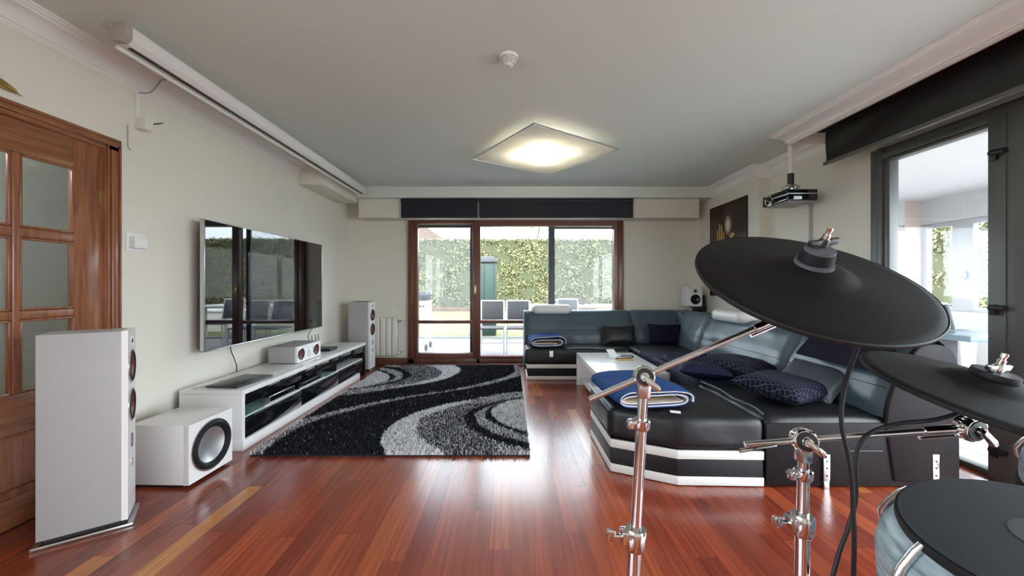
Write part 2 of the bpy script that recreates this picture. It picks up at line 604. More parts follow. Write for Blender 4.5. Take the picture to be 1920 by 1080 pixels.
def cornice_profile(x, z, dx, dz, sx):
    """stepped crown moulding: wall point (x, z-dz), ceiling point (x+sx*dx, z)"""
    p = [(0, 0), (1, 0), (1, -0.10), (0.93, -0.10), (0.93, -0.2), (0.84, -0.2), (0.80, -0.3)]
    p += [(0.80 - 0.62 * math.sin(t * PI / 2), -0.3 - 0.42 * (1 - math.cos(t * PI / 2))) for t in (0.25, 0.5, 0.75, 1)]
    p += [(0.18, -0.82), (0.10, -0.82), (0.10, -0.93), (0.04, -0.93), (0.04, -1), (0, -1)]
    return [(x + sx * a * dx, z + b * dz) for a, b in p]


sstruct('trim_4', G().prism(cornice_profile(XL, ZC, 0.085, 0.145, 1), YR, 4.45, 'Y'), 'plaster', 'white moulded cornice along the left wall', 'trim')
sstruct('trim_5', G().prism(cornice_profile(2.66, ZC, 0.195, 0.085, -1), YR, 3.62, 'Y').box(2.66, 2.675, YR, 3.62, 2.535, ZC).box(2.66, XR, 3.60, 3.62, 2.547, ZC),
        'plaster', 'white moulded cornice over the black roller blind', 'trim')
sstruct('trim_6', G().prism(cornice_profile(XR, ZC, 0.10, 0.13, -1), 3.62, YP, 'Y').prism(cornice_profile(XR2, ZC, 0.10, 0.13, -1), YP - 0.02, 5.45, 'Y')
        .prism([(2.79, 2.5), (2.83, 2.62), (3.05, 2.62), (3.05, 2.46), (2.91, 2.46)], YP - 0.03, YP + 0.02, 'Y'),
        'plaster', 'white cornice stepping around the pilaster', 'trim')
g = G().box(XL, -1.56, YB - 0.018, YB, 0, 0.10, 0.003)
sstruct('baseboard_back', g, 'frame_wood', 'dark wood baseboard under the radiator', 'baseboard')
g = G().box(XL, XL + 0.016, D1 + 0.1, YB - 0.02, 0, 0.10, 0.003).box(XL, XL + 0.016, YR, D0 - 0.1, 0, 0.10, 0.003)
sstruct('baseboard_left', g, 'frame_wood', 'dark wood baseboard along the left wall', 'baseboard')
g = G().box(XR - 0.016, XR, RW1 + 0.05, YP, 0, 0.10, 0.003).box(XR2 - 0.016, XR2, YP, YB, 0, 0.10, 0.003)
sstruct('baseboard_right', g, 'frame_wood', 'dark wood baseboard along the right wall', 'baseboard')

# ------------------------------------------------------------------ glazed door on the left
d = thing('door_1', 'mahogany glazed door with bevelled panes on the left', 'door', (XL, 1.87, 0))
d['kind'] = 'structure'
g = G()
FX = XL + 0.022
for y0, y1 in ((D0 - 0.09, D0 + 0.01), (D1 - 0.01 - 0.02, D1 + 0.07)):
    g.box(XL - 0.14, FX, y0, y1, 0, DH + 0.02, 0.004)
    c = (y0 + y1) / 2
    g.box(FX - 0.004, FX + 0.012, c - 0.018, c + 0.018, 0, DH - 0.02, 0.005, 3)
    g.box(FX - 0.004, FX + 0.007, y0 + 0.006, y0 + 0.02, 0, DH, 0.003)
    g.box(FX - 0.004, FX + 0.007, y1 - 0.02, y1 - 0.006, 0, DH + 0.01, 0.003)
g.build('door_frame', 'door_wood', d)
g = G().box(XL - 0.14, FX, D0 - 0.09, D1 + 0.07, DH - 0.025, DH + 0.055, 0.004)
g.box(FX - 0.004, FX + 0.012, D0 - 0.06, D1 + 0.04, DH + 0.0, DH + 0.03, 0.005, 3).box(FX - 0.004, FX + 0.007, D0 - 0.08, D1 + 0.06, DH + 0.036, DH + 0.05, 0.003)
g.build('head_casing', 'door_wood_flat', d)
LX0, LX1 = XL - 0.03, XL + 0.008       # door leaf
Y0, Y1 = D0 + 0.015, 2.303
cols = [(1.535, 1.875), (1.908, 2.148)]
rows = [(0.66, 1.03), (1.075, 1.445), (1.495, 1.865)]
g = G()
g.box(LX0, LX1, 2.148, Y1, 0.005, 2.03, 0.003).box(LX0, LX1, Y0, 1.535, 0.005, 2.03, 0.003)
g.build('stile', 'door_wood', d)
g = G().box(LX0, LX1, 1.535, 2.148, 1.865, 2.03, 0.003).box(LX0, LX1, 1.535, 2.148, 0.50, 0.66, 0.003).box(LX0, LX1, 1.535, 2.148, 0.005, 0.15, 0.003)
g.build('rail', 'door_wood_flat', d)
g = G()
for (r0, r1), (r2, r3) in zip(rows[:-1], rows[1:]):
    g.box(LX0 + 0.006, LX1 + 0.006, 1.535, 2.148, r1, r2, 0.008, 3)
g.box(LX0 + 0.006, LX1 + 0.008, 1.875, 1.908, 0.66, 1.865, 0.008, 3)
for y0, y1 in cols:
    for z0, z1 in rows:
        for a in ((y0, y0 + 0.012, z0, z1), (y1 - 0.012, y1, z0, z1), (y0, y1, z0, z0 + 0.012), (y0, y1, z1 - 0.012, z1)):
            g.box(LX1 - 0.014, LX1 + 0.004, *a, 0.004)
g.build('glazing_bar', 'door_wood', d)
g = G().box(LX0 + 0.008, LX1 - 0.012, 1.535, 2.148, 0.15, 0.50)
g.prism([(1.57, 0.19), (2.11, 0.19), (2.11, 0.46), (1.57, 0.46)], LX1 - 0.02, LX1 + 0.004, 'X', 0.014, 1)
g.build('raised_panel', 'door_wood', d)
for y0, y1 in cols:
    for z0, z1 in rows:
        b = 0.018
        gg = G()
        x = LX1 - 0.016
        o_ = [(x - 0.004, y0, z0), (x - 0.004, y1, z0), (x - 0.004, y1, z1), (x - 0.004, y0, z1)]
        i_ = [(x, y0 + b, z0 + b), (x, y1 - b, z0 + b), (x, y1 - b, z1 - b), (x, y0 + b, z1 - b)]
        gg.raw(o_ + i_, [(4, 5, 6, 7)] + [(k, (k + 1) % 4, 4 + (k + 1) % 4, 4 + k) for k in range(4)])
        gg.build('pane', 'glass_door', d, smooth=False)
for z in (1.73, 0.71, 0.2):
    G().tube([(LX1 + 0.012, Y1 + 0.012, z - 0.045), (LX1 + 0.012, Y1 + 0.012, z + 0.045)], 0.009).box(LX1, LX1 + 0.004, Y1 - 0.03, Y1 + 0.03, z - 0.04, z + 0.04).build('hinge', 'brass', d)

# ------------------------------------------------------------------ garden window in the end wall
wn = thing('window_1', 'red-brown wooden garden window with tall glass door in the end wall', 'window', (0.1, YB, 0))
wn['kind'] = 'structure'
g = G()
ya, yb = YB - 0.05, YB + 0.07
g.box(WX0, -1.45, ya, yb, 0, WZ, 0.004).box(1.64, WX1, ya, yb, 0, WZ, 0.004).box(WX0, WX1, ya, yb, 2.19, WZ, 0.004)
g.box(WX0, WX1, ya, yb, 0.0, 0.09, 0.004).box(-0.50, -0.45, ya, yb, 0, WZ, 0.004)
g.box(WX0 - 0.02, WX1, ya - 0.10, ya, 0, 0.03, 0.004)
g.build('window_frame', 'frame_wood', wn)
s_ = G()
yc, ydd = YB - 0.06, YB + 0.03
s_.box(-1.45, -1.391, yc, ydd, 0.09, 2.19, 0.004).box(-0.556, -0.485, yc, ydd, 0.09, 2.19, 0.004).box(-1.391, -0.556, yc, ydd, 2.141, 2.19, 0.004)
s_.box(-1.391, -0.556, yc, ydd, 0.09, 0.177, 0.004).box(-1.391, -0.556, yc, ydd, 0.627, 0.676, 0.004)
sash = s_.build('sash', 'frame_wood', wn)
G().box(-0.53, -0.505, yc - 0.012, yc, 1.10, 1.21, 0.004).box(-0.525, -0.51, yc - 0.045, yc - 0.01, 1.165, 1.18, 0.003).box(-0.527, -0.509, yc - 0.05, yc - 0.036, 1.07, 1.18, 0.006, 3).build('handle', 'brass', sash)
G().box(-0.45, -0.442, ya, yb, 0.09, 2.19).box(1.595, 1.64, ya, yb, 0.09, 2.19).box(-0.442, 1.595, ya, yb, 2.11, 2.19).box(-0.442, 1.595, ya, yb, 0.09, 0.13).box(-0.442, 1.595, ya, yb, 0.627, 0.676).build('fixed_frame', 'frame_wood', wn)
for x0, x1, z0, z1 in ((-1.391, -0.556, 0.177, 0.627), (-1.391, -0.556, 0.676, 2.141), (-0.442, 1.595, 0.13, 0.627), (-0.442, 1.595, 0.676, 2.11)):
    G().box(x0, x1, YB + 0.0, YB + 0.006, z0, z1).build('pane', 'glass_garden', wn, smooth=False)


def fly_screen(x0, x1, z0, z1, lw, rw, label):
    t = thing('fly_screen', label, 'insect screen', ((x0 + x1) / 2, YB + 0.13, 0))
    y0, y1 = YB + 0.11, YB + 0.14
    G().box(x0, x0 + lw, y0, y1, z0, z1, 0.003).box(x1 - rw, x1, y0, y1, z0, z1, 0.003).box(x0 + lw, x1 - rw, y0, y1, z1 - 0.06, z1, 0.003).box(x0 + lw, x1 - rw, y0, y1, z0, z0 + 0.05, 0.003).build('screen_frame', 'alu_light', t)
    G().box(x0 + lw, x1 - rw, YB + 0.124, YB + 0.126, z0 + 0.05, z1 - 0.06).build('mesh_panel', 'screen_mesh', t)


fly_screen(-1.46, -0.545, 0.02, 2.17, 0.03, 0.07, 'grey framed insect screen outside the narrow garden door')
fly_screen(0.61, 1.66, 0.02, 2.15, 0.10, 0.03, 'grey framed insect screen over the right half of the garden window')

w3 = thing('added_side_window', 'added unseen side window on the left wall letting in extra daylight', 'window', (XL, -1.05, 0.65))  # window invented out of view to light the right side of the room
w3['kind'] = 'structure'
G().box(XL - 0.1, XL, -2.65, -2.58, 0.65, 2.25).box(XL - 0.1, XL, 0.48, 0.55, 0.65, 2.25).box(XL - 0.1, XL, -2.58, 0.48, 0.65, 0.72).box(XL - 0.1, XL, -2.58, 0.48, 2.18, 2.25).box(XL - 0.1, XL, -1.09, -1.01, 0.72, 2.18).build('window_frame', 'white_matt', w3)
G().box(XL - 0.055, XL - 0.05, -2.58, -1.09, 0.72, 2.18).box(XL - 0.055, XL - 0.05, -1.01, 0.48, 0.72, 2.18).build('pane', 'glass', w3, smooth=False)

# ------------------------------------------------------------------ dark glazed door on the right
d2 = thing('door_2', 'dark grey aluminium glazed door to the sunroom on the right', 'door', (XR, 2.6, 0))
d2['kind'] = 'structure'
g = G()
g.box(XR - 0.02, XR + 0.10, 3.135, RW1, 0, RWZ, 0.003).box(XR - 0.035, XR + 0.08, 3.085, 3.128, 0, RWZ, 0.003)
g.box(XR - 0.02, XR + 0.10, RW0, 3.135, 2.27, RWZ, 0.003).box(XR - 0.035, XR + 0.08, RW0, 3.085, 2.225, 2.27, 0.003)
g.build('door_frame', 'alu', d2)
g = G()
g.box(XR - 0.025, XR + 0.05, 3.035, 3.08, 0.03, 2.222, 0.004).box(XR - 0.025, XR + 0.05, 2.392, 3.035, 0.0, 0.035, 0.004).box(XR - 0.025, XR + 0.05, 2.392, 3.035, 2.2, 2.222, 0.004)
g.build('leaf_frame', 'alu', d2)
G().box(XR + 0.01, XR + 0.018, 2.392, 3.035, 0.035, 2.2).build('pane', 'glass', d2, smooth=False)
post = G().box(XR - 0.05, XR + 0.08, 2.18, 2.392, 0, 2.3, 0.004).box(XR - 0.056, XR - 0.05, 2.30, 2.304, 0, 2.25).build('mullion_post', 'alu', d2)
for z in (2.03, 1.075, 0.2):
    G().tube([(XR - 0.07, 2.29, z - 0.012), (XR - 0.07, 2.365, z - 0.012)], 0.017, 14).box(XR - 0.075, XR - 0.05, 2.335, 2.37, z - 0.055, z + 0.01, 0.004).build('hinge', 'black', post)
for y0, y1 in ((0.55, 2.18), (-1.1, 0.53), (RW0, -1.12)):  # unseen glazed leaves added out of view so more daylight enters
    G().box(XR - 0.03, XR + 0.05, y0, y1, 0, 0.05, 0.003).box(XR - 0.03, XR + 0.05, y0, y1, 2.2, 2.25, 0.003).box(XR - 0.03, XR + 0.05, y0, y0 + 0.06, 0.05, 2.2, 0.003).box(XR - 0.03, XR + 0.05, y1 - 0.06, y1, 0.05, 2.2, 0.003).build('added_side_leaf', 'alu', d2)
    G().box(XR + 0.01, XR + 0.018, y0 + 0.06, y1 - 0.06, 0.05, 2.2).build('pane', 'glass', d2, smooth=False)

# ------------------------------------------------------------------ sunroom beyond
sstruct('floor_sunroom', G().box(XR + 0.02, 6.6, 2.2, 6.1, -0.1, -0.005).box(3.37, 3.385, 2.2, 6, -0.006, -0.002), 'tile', 'pale tiled floor of the sunroom', 'floor')
sstruct('ceiling_sunroom', G().box(XR + 0.15, 6.6, 2.2, 6.1, 2.5, 2.6), 'sunroom_paint', 'white ceiling of the sunroom', 'ceiling')
g = G().box(6.3, 6.45, 2.2, 5.9, 2.13, 2.5).box(6.3, 6.45, 2.2, 5.9, 0, 0.84).box(XR + 0.15, 6.45, 2.2, 2.26, 2.2, 2.5).box(XR + 0.15, 6.07, 5.85, 6.0, 2.13, 2.5).box(XR + 0.15, 6.07, 5.85, 6.0, 0, 0.84)
sstruct('wall_sunroom', g, 'sunroom_paint', 'low white sunroom wall and header', 'wall')
sstruct('trim_7', G().box(6.07, 6.45, 5.85, 6.0, 0, 2.5), 'pink_plaster', 'pinkish rendered corner pillar of the sunroom', 'trim')
w4 = thing('window_2', 'white framed sunroom windows beyond the dark glazed door', 'window', (6.3, 3.0, 0.84))
w4['kind'] = 'structure'
g = G()
for y0, y1 in ((5.2, 5.45), (5.78, 5.85), (4.55, 4.62), (3.9, 4.1), (3.0, 3.07), (2.26, 2.4)):
    g.box(6.325, 6.405, y0, y1, 0.842, 2.128, 0.004)
g.box(6.33, 6.40, 2.26, 5.85, 2.06, 2.13, 0.004).box(6.33, 6.40, 2.26, 5.85, 0.84, 0.90, 0.004)
for x in (3.25, 4.5, 5.7):
    g.box(x, x + 0.08, 5.88, 5.95, 0.84, 2.13, 0.004)
g.box(XR + 0.15, 6.07, 5.88, 5.95, 2.06, 2.13).box(XR + 0.15, 6.07, 5.88, 5.95, 0.84, 0.90)
fr = g.build('window_frame', 'sunroom_frame', w4)
G().box(6.36, 6.365, 2.26, 5.85, 0.9, 2.06).box(XR + 0.15, 6.07, 5.91, 5.915, 0.9, 2.06).build('pane', 'glass', w4, smooth=False)
G().box(6.315, 6.335, 5.27, 5.30, 1.30, 1.42, 0.004).tube([(6.32, 5.285, 1.39), (6.27, 5.285, 1.39), (6.265, 5.28, 1.33), (6.26, 5.33, 1.28)], 0.012).build('handle', 'steel', fr)

t = thing('trestle_bench', 'white slatted bench with grey-blue top in the sunroom', 'bench', (5.05, 4.2, 0))
G().box(4.72, 5.38, 3.9, 4.5, 0.62, 0.68, 0.01).build('bench_top', 'alu_light', t)
for x, y in ((4.78, 3.94), (5.32, 3.94), (4.78, 4.46), (5.32, 4.46)):
    cx, cy = x + (x - 5.05) * 0.22, y + (y - 4.2) * 0.1
    G().tube([(cx, cy, 0), (x, y, 0.62)], 0.032, 8).build('leg', 'white_matt', t)
G().box(4.9, 5.2, 4.42, 4.44, 0.12, 0.58, 0.004).build('mesh_panel', 'sling', t)
for y in (3.94, 4.46):
    G().tube([(4.75, y, 0.18), (5.35, y, 0.18)], 0.015).build('stretcher', 'white_matt', t)
t = thing('folded_recliner', 'folded grey garden recliner leaning on the sunroom bench top', 'chair', (5.1, 4.3, 0.68))
G().tube([(4.95, 4.45, 0.70), (4.78, 4.32, 1.0)], 0.022).tube([(5.12, 4.4, 0.70), (4.93, 4.3, 1.0)], 0.022).tube([(4.78, 4.32, 1.0), (4.93, 4.3, 1.0)], 0.018).tube([(4.95, 4.45, 0.70), (5.3, 4.4, 0.71)], 0.018).build('tube_frame', 'steel', t)
G().raw([(4.95, 4.45, 0.72), (5.12, 4.4, 0.72), (4.93, 4.3, 0.99), (4.78, 4.32, 0.99), (4.95, 4.46, 0.72), (5.12, 4.41, 0.72), (4.93, 4.31, 0.99), (4.78, 4.33, 0.99)],
        [(0, 1, 2, 3), (7, 6, 5, 4), (0, 4, 5, 1), (1, 5, 6, 2), (2, 6, 7, 3), (3, 7, 4, 0)]).build('sling_seat', 'sling', t)

# ------------------------------------------------------------------ garden
sstruct('terrace', G().box(-14, 14, YB + 0.2, 8.85, -0.15, -0.02), 'terrace', 'pale tiled terrace outside the garden window', 'terrace')
sstruct('kerb', G().box(-14, 14, 8.85, 9.05, -0.15, 0.0, 0.01), 'kerb', 'grey concrete kerb between terrace and lawn', 'kerb')
sstruct('lawn', G().box(-40, 40, 9.05, 60, -0.15, -0.02), 'lawn', 'bright mown lawn beyond the terrace', 'lawn')
sstruct('ground_yard', G().box(XR + 0.02, 6.6, -30, 2.2, -0.15, -0.03).box(6.6, 40, -30, 8.85, -0.15, -0.03).box(-40, XL - 0.14, -30, 0.75, -0.15, -0.03).box(-40, XL - 1.5, 0.75, 5.0, -0.15, -0.03).box(-40, -14, 5.0, 8.85, -0.15, -0.03).box(XL - 0.14, XR + 0.15, -30, YR - 0.16, -0.15, -0.03), 'yard', 'yard ground made pale to bounce daylight into the room', 'ground')


def hedge(name, label, axis, c0, c1, front, depth, h, n, face):
    """clipped hedge: lumpy core with leaf cards over the visible face and top"""
    t = thing(name, label, 'hedge', ((c0 + c1) / 2, front, 0) if axis == 'X' else (front, (c0 + c1) / 2, 0))
    lo, hi = sorted((front, front + face * depth))
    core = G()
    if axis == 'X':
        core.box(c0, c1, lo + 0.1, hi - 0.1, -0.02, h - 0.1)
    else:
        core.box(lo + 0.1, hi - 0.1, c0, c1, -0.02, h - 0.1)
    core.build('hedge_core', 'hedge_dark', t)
    a = rng.uniform(c0, c1, n)
    z = rng.uniform(0.0, h, n)
    k = rng.random(n) < 0.12
    dep = np.abs(rng.normal(0, 0.07, n)) + 0.12 * np.sin(a * 3.1 + 2 * np.sin(z * 2.3)) * np.sin(z * 4.1 + a) * 0.6 + 0.06
    z[k] = h - 0.05 + rng.normal(0, 0.05, k.sum())
    dep[k] = rng.uniform(0, depth, k.sum())
    ctr = np.zeros((n, 3))
    ctr[:, 0 if axis == 'X' else 1] = a
    ctr[:, 1 if axis == 'X' else 0] = front + face * dep
    ctr[:, 2] = z
    u = rng.normal(size=(n, 3))
    u /= np.linalg.norm(u, axis=1)[:, None]
    v_ = np.cross(u, rng.normal(size=(n, 3)))
    v_ /= np.linalg.norm(v_, axis=1)[:, None]
    s1 = rng.uniform(0.035, 0.08, n)[:, None]
    s2 = rng.uniform(0.02, 0.045, n)[:, None]
    V = np.stack([ctr - u * s1, ctr - v_ * s2, ctr + u * s1, ctr + v_ * s2], 1).reshape(-1, 3)
    gg = G()
    gg.v = [tuple(p) for p in V.tolist()]
    gg.f = [(4 * i, 4 * i + 1, 4 * i + 2, 4 * i + 3) for i in range(n)]
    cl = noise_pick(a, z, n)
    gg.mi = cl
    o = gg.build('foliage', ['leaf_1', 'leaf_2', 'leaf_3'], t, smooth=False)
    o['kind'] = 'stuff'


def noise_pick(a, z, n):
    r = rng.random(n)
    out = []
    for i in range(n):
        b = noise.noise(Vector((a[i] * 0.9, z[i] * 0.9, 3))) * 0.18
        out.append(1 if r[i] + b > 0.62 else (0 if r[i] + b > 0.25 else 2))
    return out


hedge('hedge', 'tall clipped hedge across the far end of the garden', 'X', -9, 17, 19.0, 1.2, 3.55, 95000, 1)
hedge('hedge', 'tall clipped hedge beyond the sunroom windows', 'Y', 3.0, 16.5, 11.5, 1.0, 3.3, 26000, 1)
sstruct('garden_edging', G().box(-9, 11, 18.3, 18.5, -0.02, 0.16, 0.01), 'terracotta', 'low terracotta edging at the foot of the hedge', 'edging')

t = thing('bare_tree', 'bare winter tree rising behind the garden hedge', 'tree', (1.1, 23, 0))
g = G()


def branch(p, d, L, r, k):
    q = p + d * L
    g.tube([p, (p + q) / 2 + Vector((random.uniform(-.05, .05) * L, 0, 0)), q], [r, r * 0.8, r * 0.55], 5)
    if k:
        for _ in range(3 if k > 2 else 2):
            nd = (d + Vector((random.uniform(-.8, .8), random.uniform(-.5, .5), random.uniform(-.15, .4)))).normalized()
            branch(q, nd, L * random.uniform(.6, .85), r * .55, k - 1)


branch(Vector((1.1, 23, 0)), Vector((0, 0, 1)), 2.4, 0.10, 5)
g.build('branches', 'bark', t)

t = thing('neighbour_house', 'pale gabled house beyond the hedge on the left', 'house', (-9.0, 42, 0))
G().box(-13, -6.6, 40, 46, 0, 5.6).build('house_wall', 'pink_plaster', t)
G().prism([(-13.4, 5.6), (-6.2, 5.6), (-9.0, 7.6), (-10.5, 7.6)], 39.6, 46.4, 'Y').build('roof', 'terracotta', t)

t = thing('garden_cabinet', 'tall teal garden cabinet with grey lid in front of the hedge', 'cabinet', (-0.52, 9.6, 0))
G().box(-0.88, -0.33, 9.3, 9.9, -0.02, 1.78, 0.02).build('body', 'teal', t)
G().prism([(-0.93, 1.78), (-0.28, 1.78), (-0.28, 1.84), (-0.40, 1.92), (-0.80, 1.92), (-0.93, 1.84)], 9.25, 9.95, 'Y', 0.01).build('lid', 'sling', t)
G().box(-0.84, -0.615, 9.285, 9.3, 0.08, 1.7, 0.006).box(-0.595, -0.37, 9.285, 9.3, 0.08, 1.7, 0.006).build('door', 'teal', t)


def patio_chair(x, y, label):
    t = thing('patio_chair', label, 'chair', (x, y, -0.02), 0, 'patio chairs')
    z = -0.02
    hw = 0.215
    for sx in (-1, 1):
        G().tube([(x + sx * hw, y + 0.25, z), (x + sx * hw, y + 0.22, z + 0.45), (x + sx * hw, y + 0.32, z + 0.93)], 0.017, 8).build('back_leg', 'white_matt', t)
        G().tube([(x + sx * hw, y - 0.24, z), (x + sx * hw, y - 0.2, z + 0.45)], 0.017, 8).build('front_leg', 'white_matt', t)
    for a, b, r in ((-0.22, 0.2, 0.011), (0.24, 0.2, 0.011)):
        G().tube([(x - hw, y + a, z + b), (x + hw, y + a, z + b)], r, 6).build('stretcher', 'white_matt', t)
    G().tube([(x - hw, y + .32, z + 0.93), (x + hw, y + .32, z + 0.93)], 0.017, 8).build('top_rail', 'white_matt', t)
    G().box(x - hw, x + hw, y - 0.22, y + 0.22, z + 0.435, z + 0.46, 0.008).build('seat', 'sling', t)
    mx = Matrix.Translation((x, y + 0.27, z + 0.7)) @ Matrix.Rotation(-0.2, 4, 'X')
    G().box(-hw, hw, -0.008, 0.008, -0.18, 0.22, 0.004, mx=mx).build('backrest', 'sling', t)


patio_chair(-0.32, 7.05, 'grey sling patio chair in front of the teal cabinet')
patio_chair(0.17, 7.05, 'grey sling patio chair nearest the left end of the sofa')
patio_chair(1.25, 7.9, 'grey sling patio chair behind the right-hand insect screen')
t = thing('patio_table', 'long white patio table beyond the sofa back', 'table', (1.4, 9.2, 0))
G().box(0.4, 2.5, 8.75, 9.6, 0.70, 0.75, 0.01).build('table_top', 'white_matt', t)
for x in (0.5, 2.4):
    for y in (8.85, 9.5):
        G().box(x - 0.03, x + 0.03, y - 0.03, y + 0.03, -0.02, 0.70, 0.006).build('leg', 'white_matt', t)
g = G()
for k in range(9):
    a = k * 0.7
    g.tube(spline([(1.5 + 0.3 * math.cos(a), 9.1 + 0.1 * math.sin(a), 0.77), (1.62 + 0.1 * math.sin(a * 2), 9.12, 0.86 + 0.03 * math.cos(a)), (1.75 + 0.2 * math.cos(a + 2), 9.1 + .1 * math.sin(a + 2), 0.78)], 5), 0.03, 6)
tag(g.build('crumpled_cover', 'brown'), 'crumpled brown cover lying on the white patio table', 'cloth')
t = thing('garden_box', 'low white storage box behind the patio table', 'box', (3.4, 10.4, 0))
G().box(2.5, 4.4, 10.1, 10.8, -0.02, 0.5, 0.02).build('body', 'white_matt', t)
G().box(2.46, 4.44, 10.06, 10.84, 0.5, 0.56, 0.02).build('lid', 'white_matt', t)
t = thing('barbecue', 'white barbecue with black lid by the left window jamb', 'barbecue', (-1.75, 7.35, 0))
for x in (-1.98, -1.56):
    for y in (7.15, 7.55):
        G().tube([(x, y, 0.02), (x, y, 0.7)], 0.02, 8).build('leg', 'white_matt', t)
G().box(-2.0, -1.54, 7.1, 7.6, 0.62, 0.92, 0.02).build('firebox', 'white_matt', t)
G().prism([(7.12, 0.92), (7.58, 0.92), (7.56, 1.02), (7.45, 1.1), (7.22, 1.1), (7.14, 1.02)], -1.99, -1.55, 'X', 0.01).build('lid', 'black', t)
for x in (-1.66, -1.60, -1.72):
    G().tube([(x, 7.1, 0.82), (x, 7.06, 0.82)], 0.016, 10).build('knob', 'black', t)
for y in (7.15, 7.55):
    G().tube([(-1.58, y, 0.045), (-1.54, y, 0.045)], 0.06, 16).build('wheel', 'black', t)
# roof overhang of the house
sstruct('roof', G().box(XL - 0.3, 3.25, YR - 0.3, YB + 0.5, 2.83, 3.0).box(XL - 1.6, XL - 0.3, 0.6, 4.2, 2.83, 3.0), 'plaster', 'flat roof slab over the room', 'roof')

# ------------------------------------------------------------------ wall and ceiling fittings
t = thing('roller_blind', 'narrow black roller blind over the garden door', 'blind', (-1.0, 5.5, 2.17))
G().box(-1.565, -0.46, 5.515, 5.521, 2.195, 2.462).build('fabric', 'blind', t)
G().box(-1.565, -0.46, 5.510, 5.526, 2.182, 2.197, 0.004).build('bottom_rail', 'black', t)
G().tube([(-1.57, 5.53, 2.435), (-0.455, 5.53, 2.435)], 0.022, 16).build('roller', 'black', t)
t = thing('roller_blind', 'wide black roller blind over the large garden window', 'blind', (0.6, 5.5, 2.17))
G().box(-0.435, 1.79, 5.515, 5.521, 2.195, 2.462).build('fabric', 'blind', t)
G().box(-0.435, 1.79, 5.510, 5.526, 2.182, 2.197, 0.004).build('bottom_rail', 'black', t)
G().tube([(-0.44, 5.53, 2.435), (1.795, 5.53, 2.435)], 0.022, 16).build('roller', 'black', t)

t = thing('roller_blind', 'large black vinyl roller blind above the dark glazed door', 'blind', (2.8, 1.8, 2.26))


def wavy(u, v):
    y = 0.2 + u * 3.17
    z = 2.29 + v * 0.31
    a = math.exp(-((y - 3.1) / 0.35) ** 2) * 0.016 * math.sin(v * 5 + y * 6) + 0.005 * math.sin(y * 4 + v * 3)
    return (2.80 - 0.012 * (1 - v) + a * (1 - 0.8 * v), y, z)


G().grid(wavy, 90, 12).build('fabric', 'blind_pvc', t)
G().box(2.772, 2.80, 0.19, 3.375, 2.262, 2.292, 0.006).build('bottom_rail', 'alu', t)
G().tube([(2.83, 0.19, 2.585), (2.83, 3.38, 2.585)], 0.03, 16).build('roller', 'black', t)
G().box(2.74, 2.83, 3.39, 3.43, 2.572, 2.60, 0.004).build('bracket', 'black', t)

# projection screen along the left wall
t = thing('projection_screen', 'long white retractable projector screen housing hung below the ceiling', 'projector screen', (-2.04, 3.6, 2.46))
pr = [(-2.085, 2.51), (-2.07, 2.478), (-2.02, 2.478), (-1.995, 2.50), (-1.995, 2.565), (-2.01, 2.58), (-2.07, 2.58), (-2.085, 2.565)]
G().prism(pr, 2.02, 5.30, 'Y', 0.003).build('housing', 'white_matt', t)
G().prism([(a * 1.0 - (a + 2.04) * -0.06, b) for a, b in pr], 1.985, 2.02, 'Y', 0.004).tube([(-2.085, 1.97, 2.555), (-2.085, 2.0, 2.555)], 0.022, 14).build('end_cap', mat('beige_plastic', (0.42, 0.38, 0.33), 0.5), t)
G().tube([(-2.0575, 2.0, 2.452), (-2.0575, 5.28, 2.452)], 0.012, 12).build('weight_bar', 'white_matt', t)
G().box(-2.052, -2.03, 2.05, 5.29, 2.474, 2.4785).build('slot', 'black', t)
for y in (2.02, 3.6, 5.2):
    G().tube(spline([(-2.04, y, 2.58), (-2.028, y, 2.588), (-2.04, y, 2.598), (-2.052, y, 2.606), (-2.04, y, 2.62)], 5), 0.003, 6).build('hook', 'steel', t)

# motion sensor, leads, thermostat
t = thing('wall_sensor', 'small beige motion sensor high on the wall beside the door', 'sensor', (XL, 2.555, 2.25))
G().box(XL, XL + 0.075, 2.50, 2.56, 2.23, 2.31, 0.008).build('body', 'radiator', t)
G().lathe([(0.001, 0.012), (0.016, 0.008), (0.022, 0)], 20, mx=frame_mx((XL + 0.05, 2.56, 2.262), (0, 1, 0))).build('lens', 'white', t)
G().tube(spline([(XL + 0.05, 2.565, 2.29), (XL + 0.1, 2.585, 2.302), (XL + 0.13, 2.57, 2.298), (XL + 0.1, 2.56, 2.285), (XL + 0.05, 2.562, 2.282)], 6), 0.0022, 6).build('lead_loop', 'black', t)
G().box(XL, XL + 0.012, 2.505, 2.525, 2.31, 2.475, 0.002).build('conduit', 'white_matt', t)
tag(G().tube(spline([(XL + 0.01, 2.52, 2.475), (XL + 0.05, 2.56, 2.50), (XL + 0.09, 2.58, 2.57), (XL + 0.10, 2.6, 2.605), (-2.2, 2.62, 2.614), (-2.08, 2.63, 2.585)], 8), 0.005, 6).build('cable', 'shaded_side_and_grey'),
    'white cable running over the cornice to the projector screen', 'cable')
tag(G().tube(spline([(XL + 0.004, 2.455, 2.235), (XL + 0.004, 2.455, 2.16), (XL + 0.004, 2.455, 2.115), (XL + 0.004, 2.46, 2.09), (XL + 0.004, 2.48, 2.083)], 6), 0.0035, 6).build('cable', 'shaded_side_and_grey'),
    'thin painted-over cable bending down the wall below the sensor', 'cable')
t = thing('thermostat', 'white thermostat box on the wall right of the door', 'thermostat', (XL, 2.49, 1.47))
G().box(XL, XL + 0.006, 2.443, 2.57, 1.425, 1.545, 0.003).build('back_plate', 'white_matt', t)
G().box(XL + 0.004, XL + 0.045, 2.46, 2.55, 1.445, 1.52, 0.006).build('body', 'white', t)
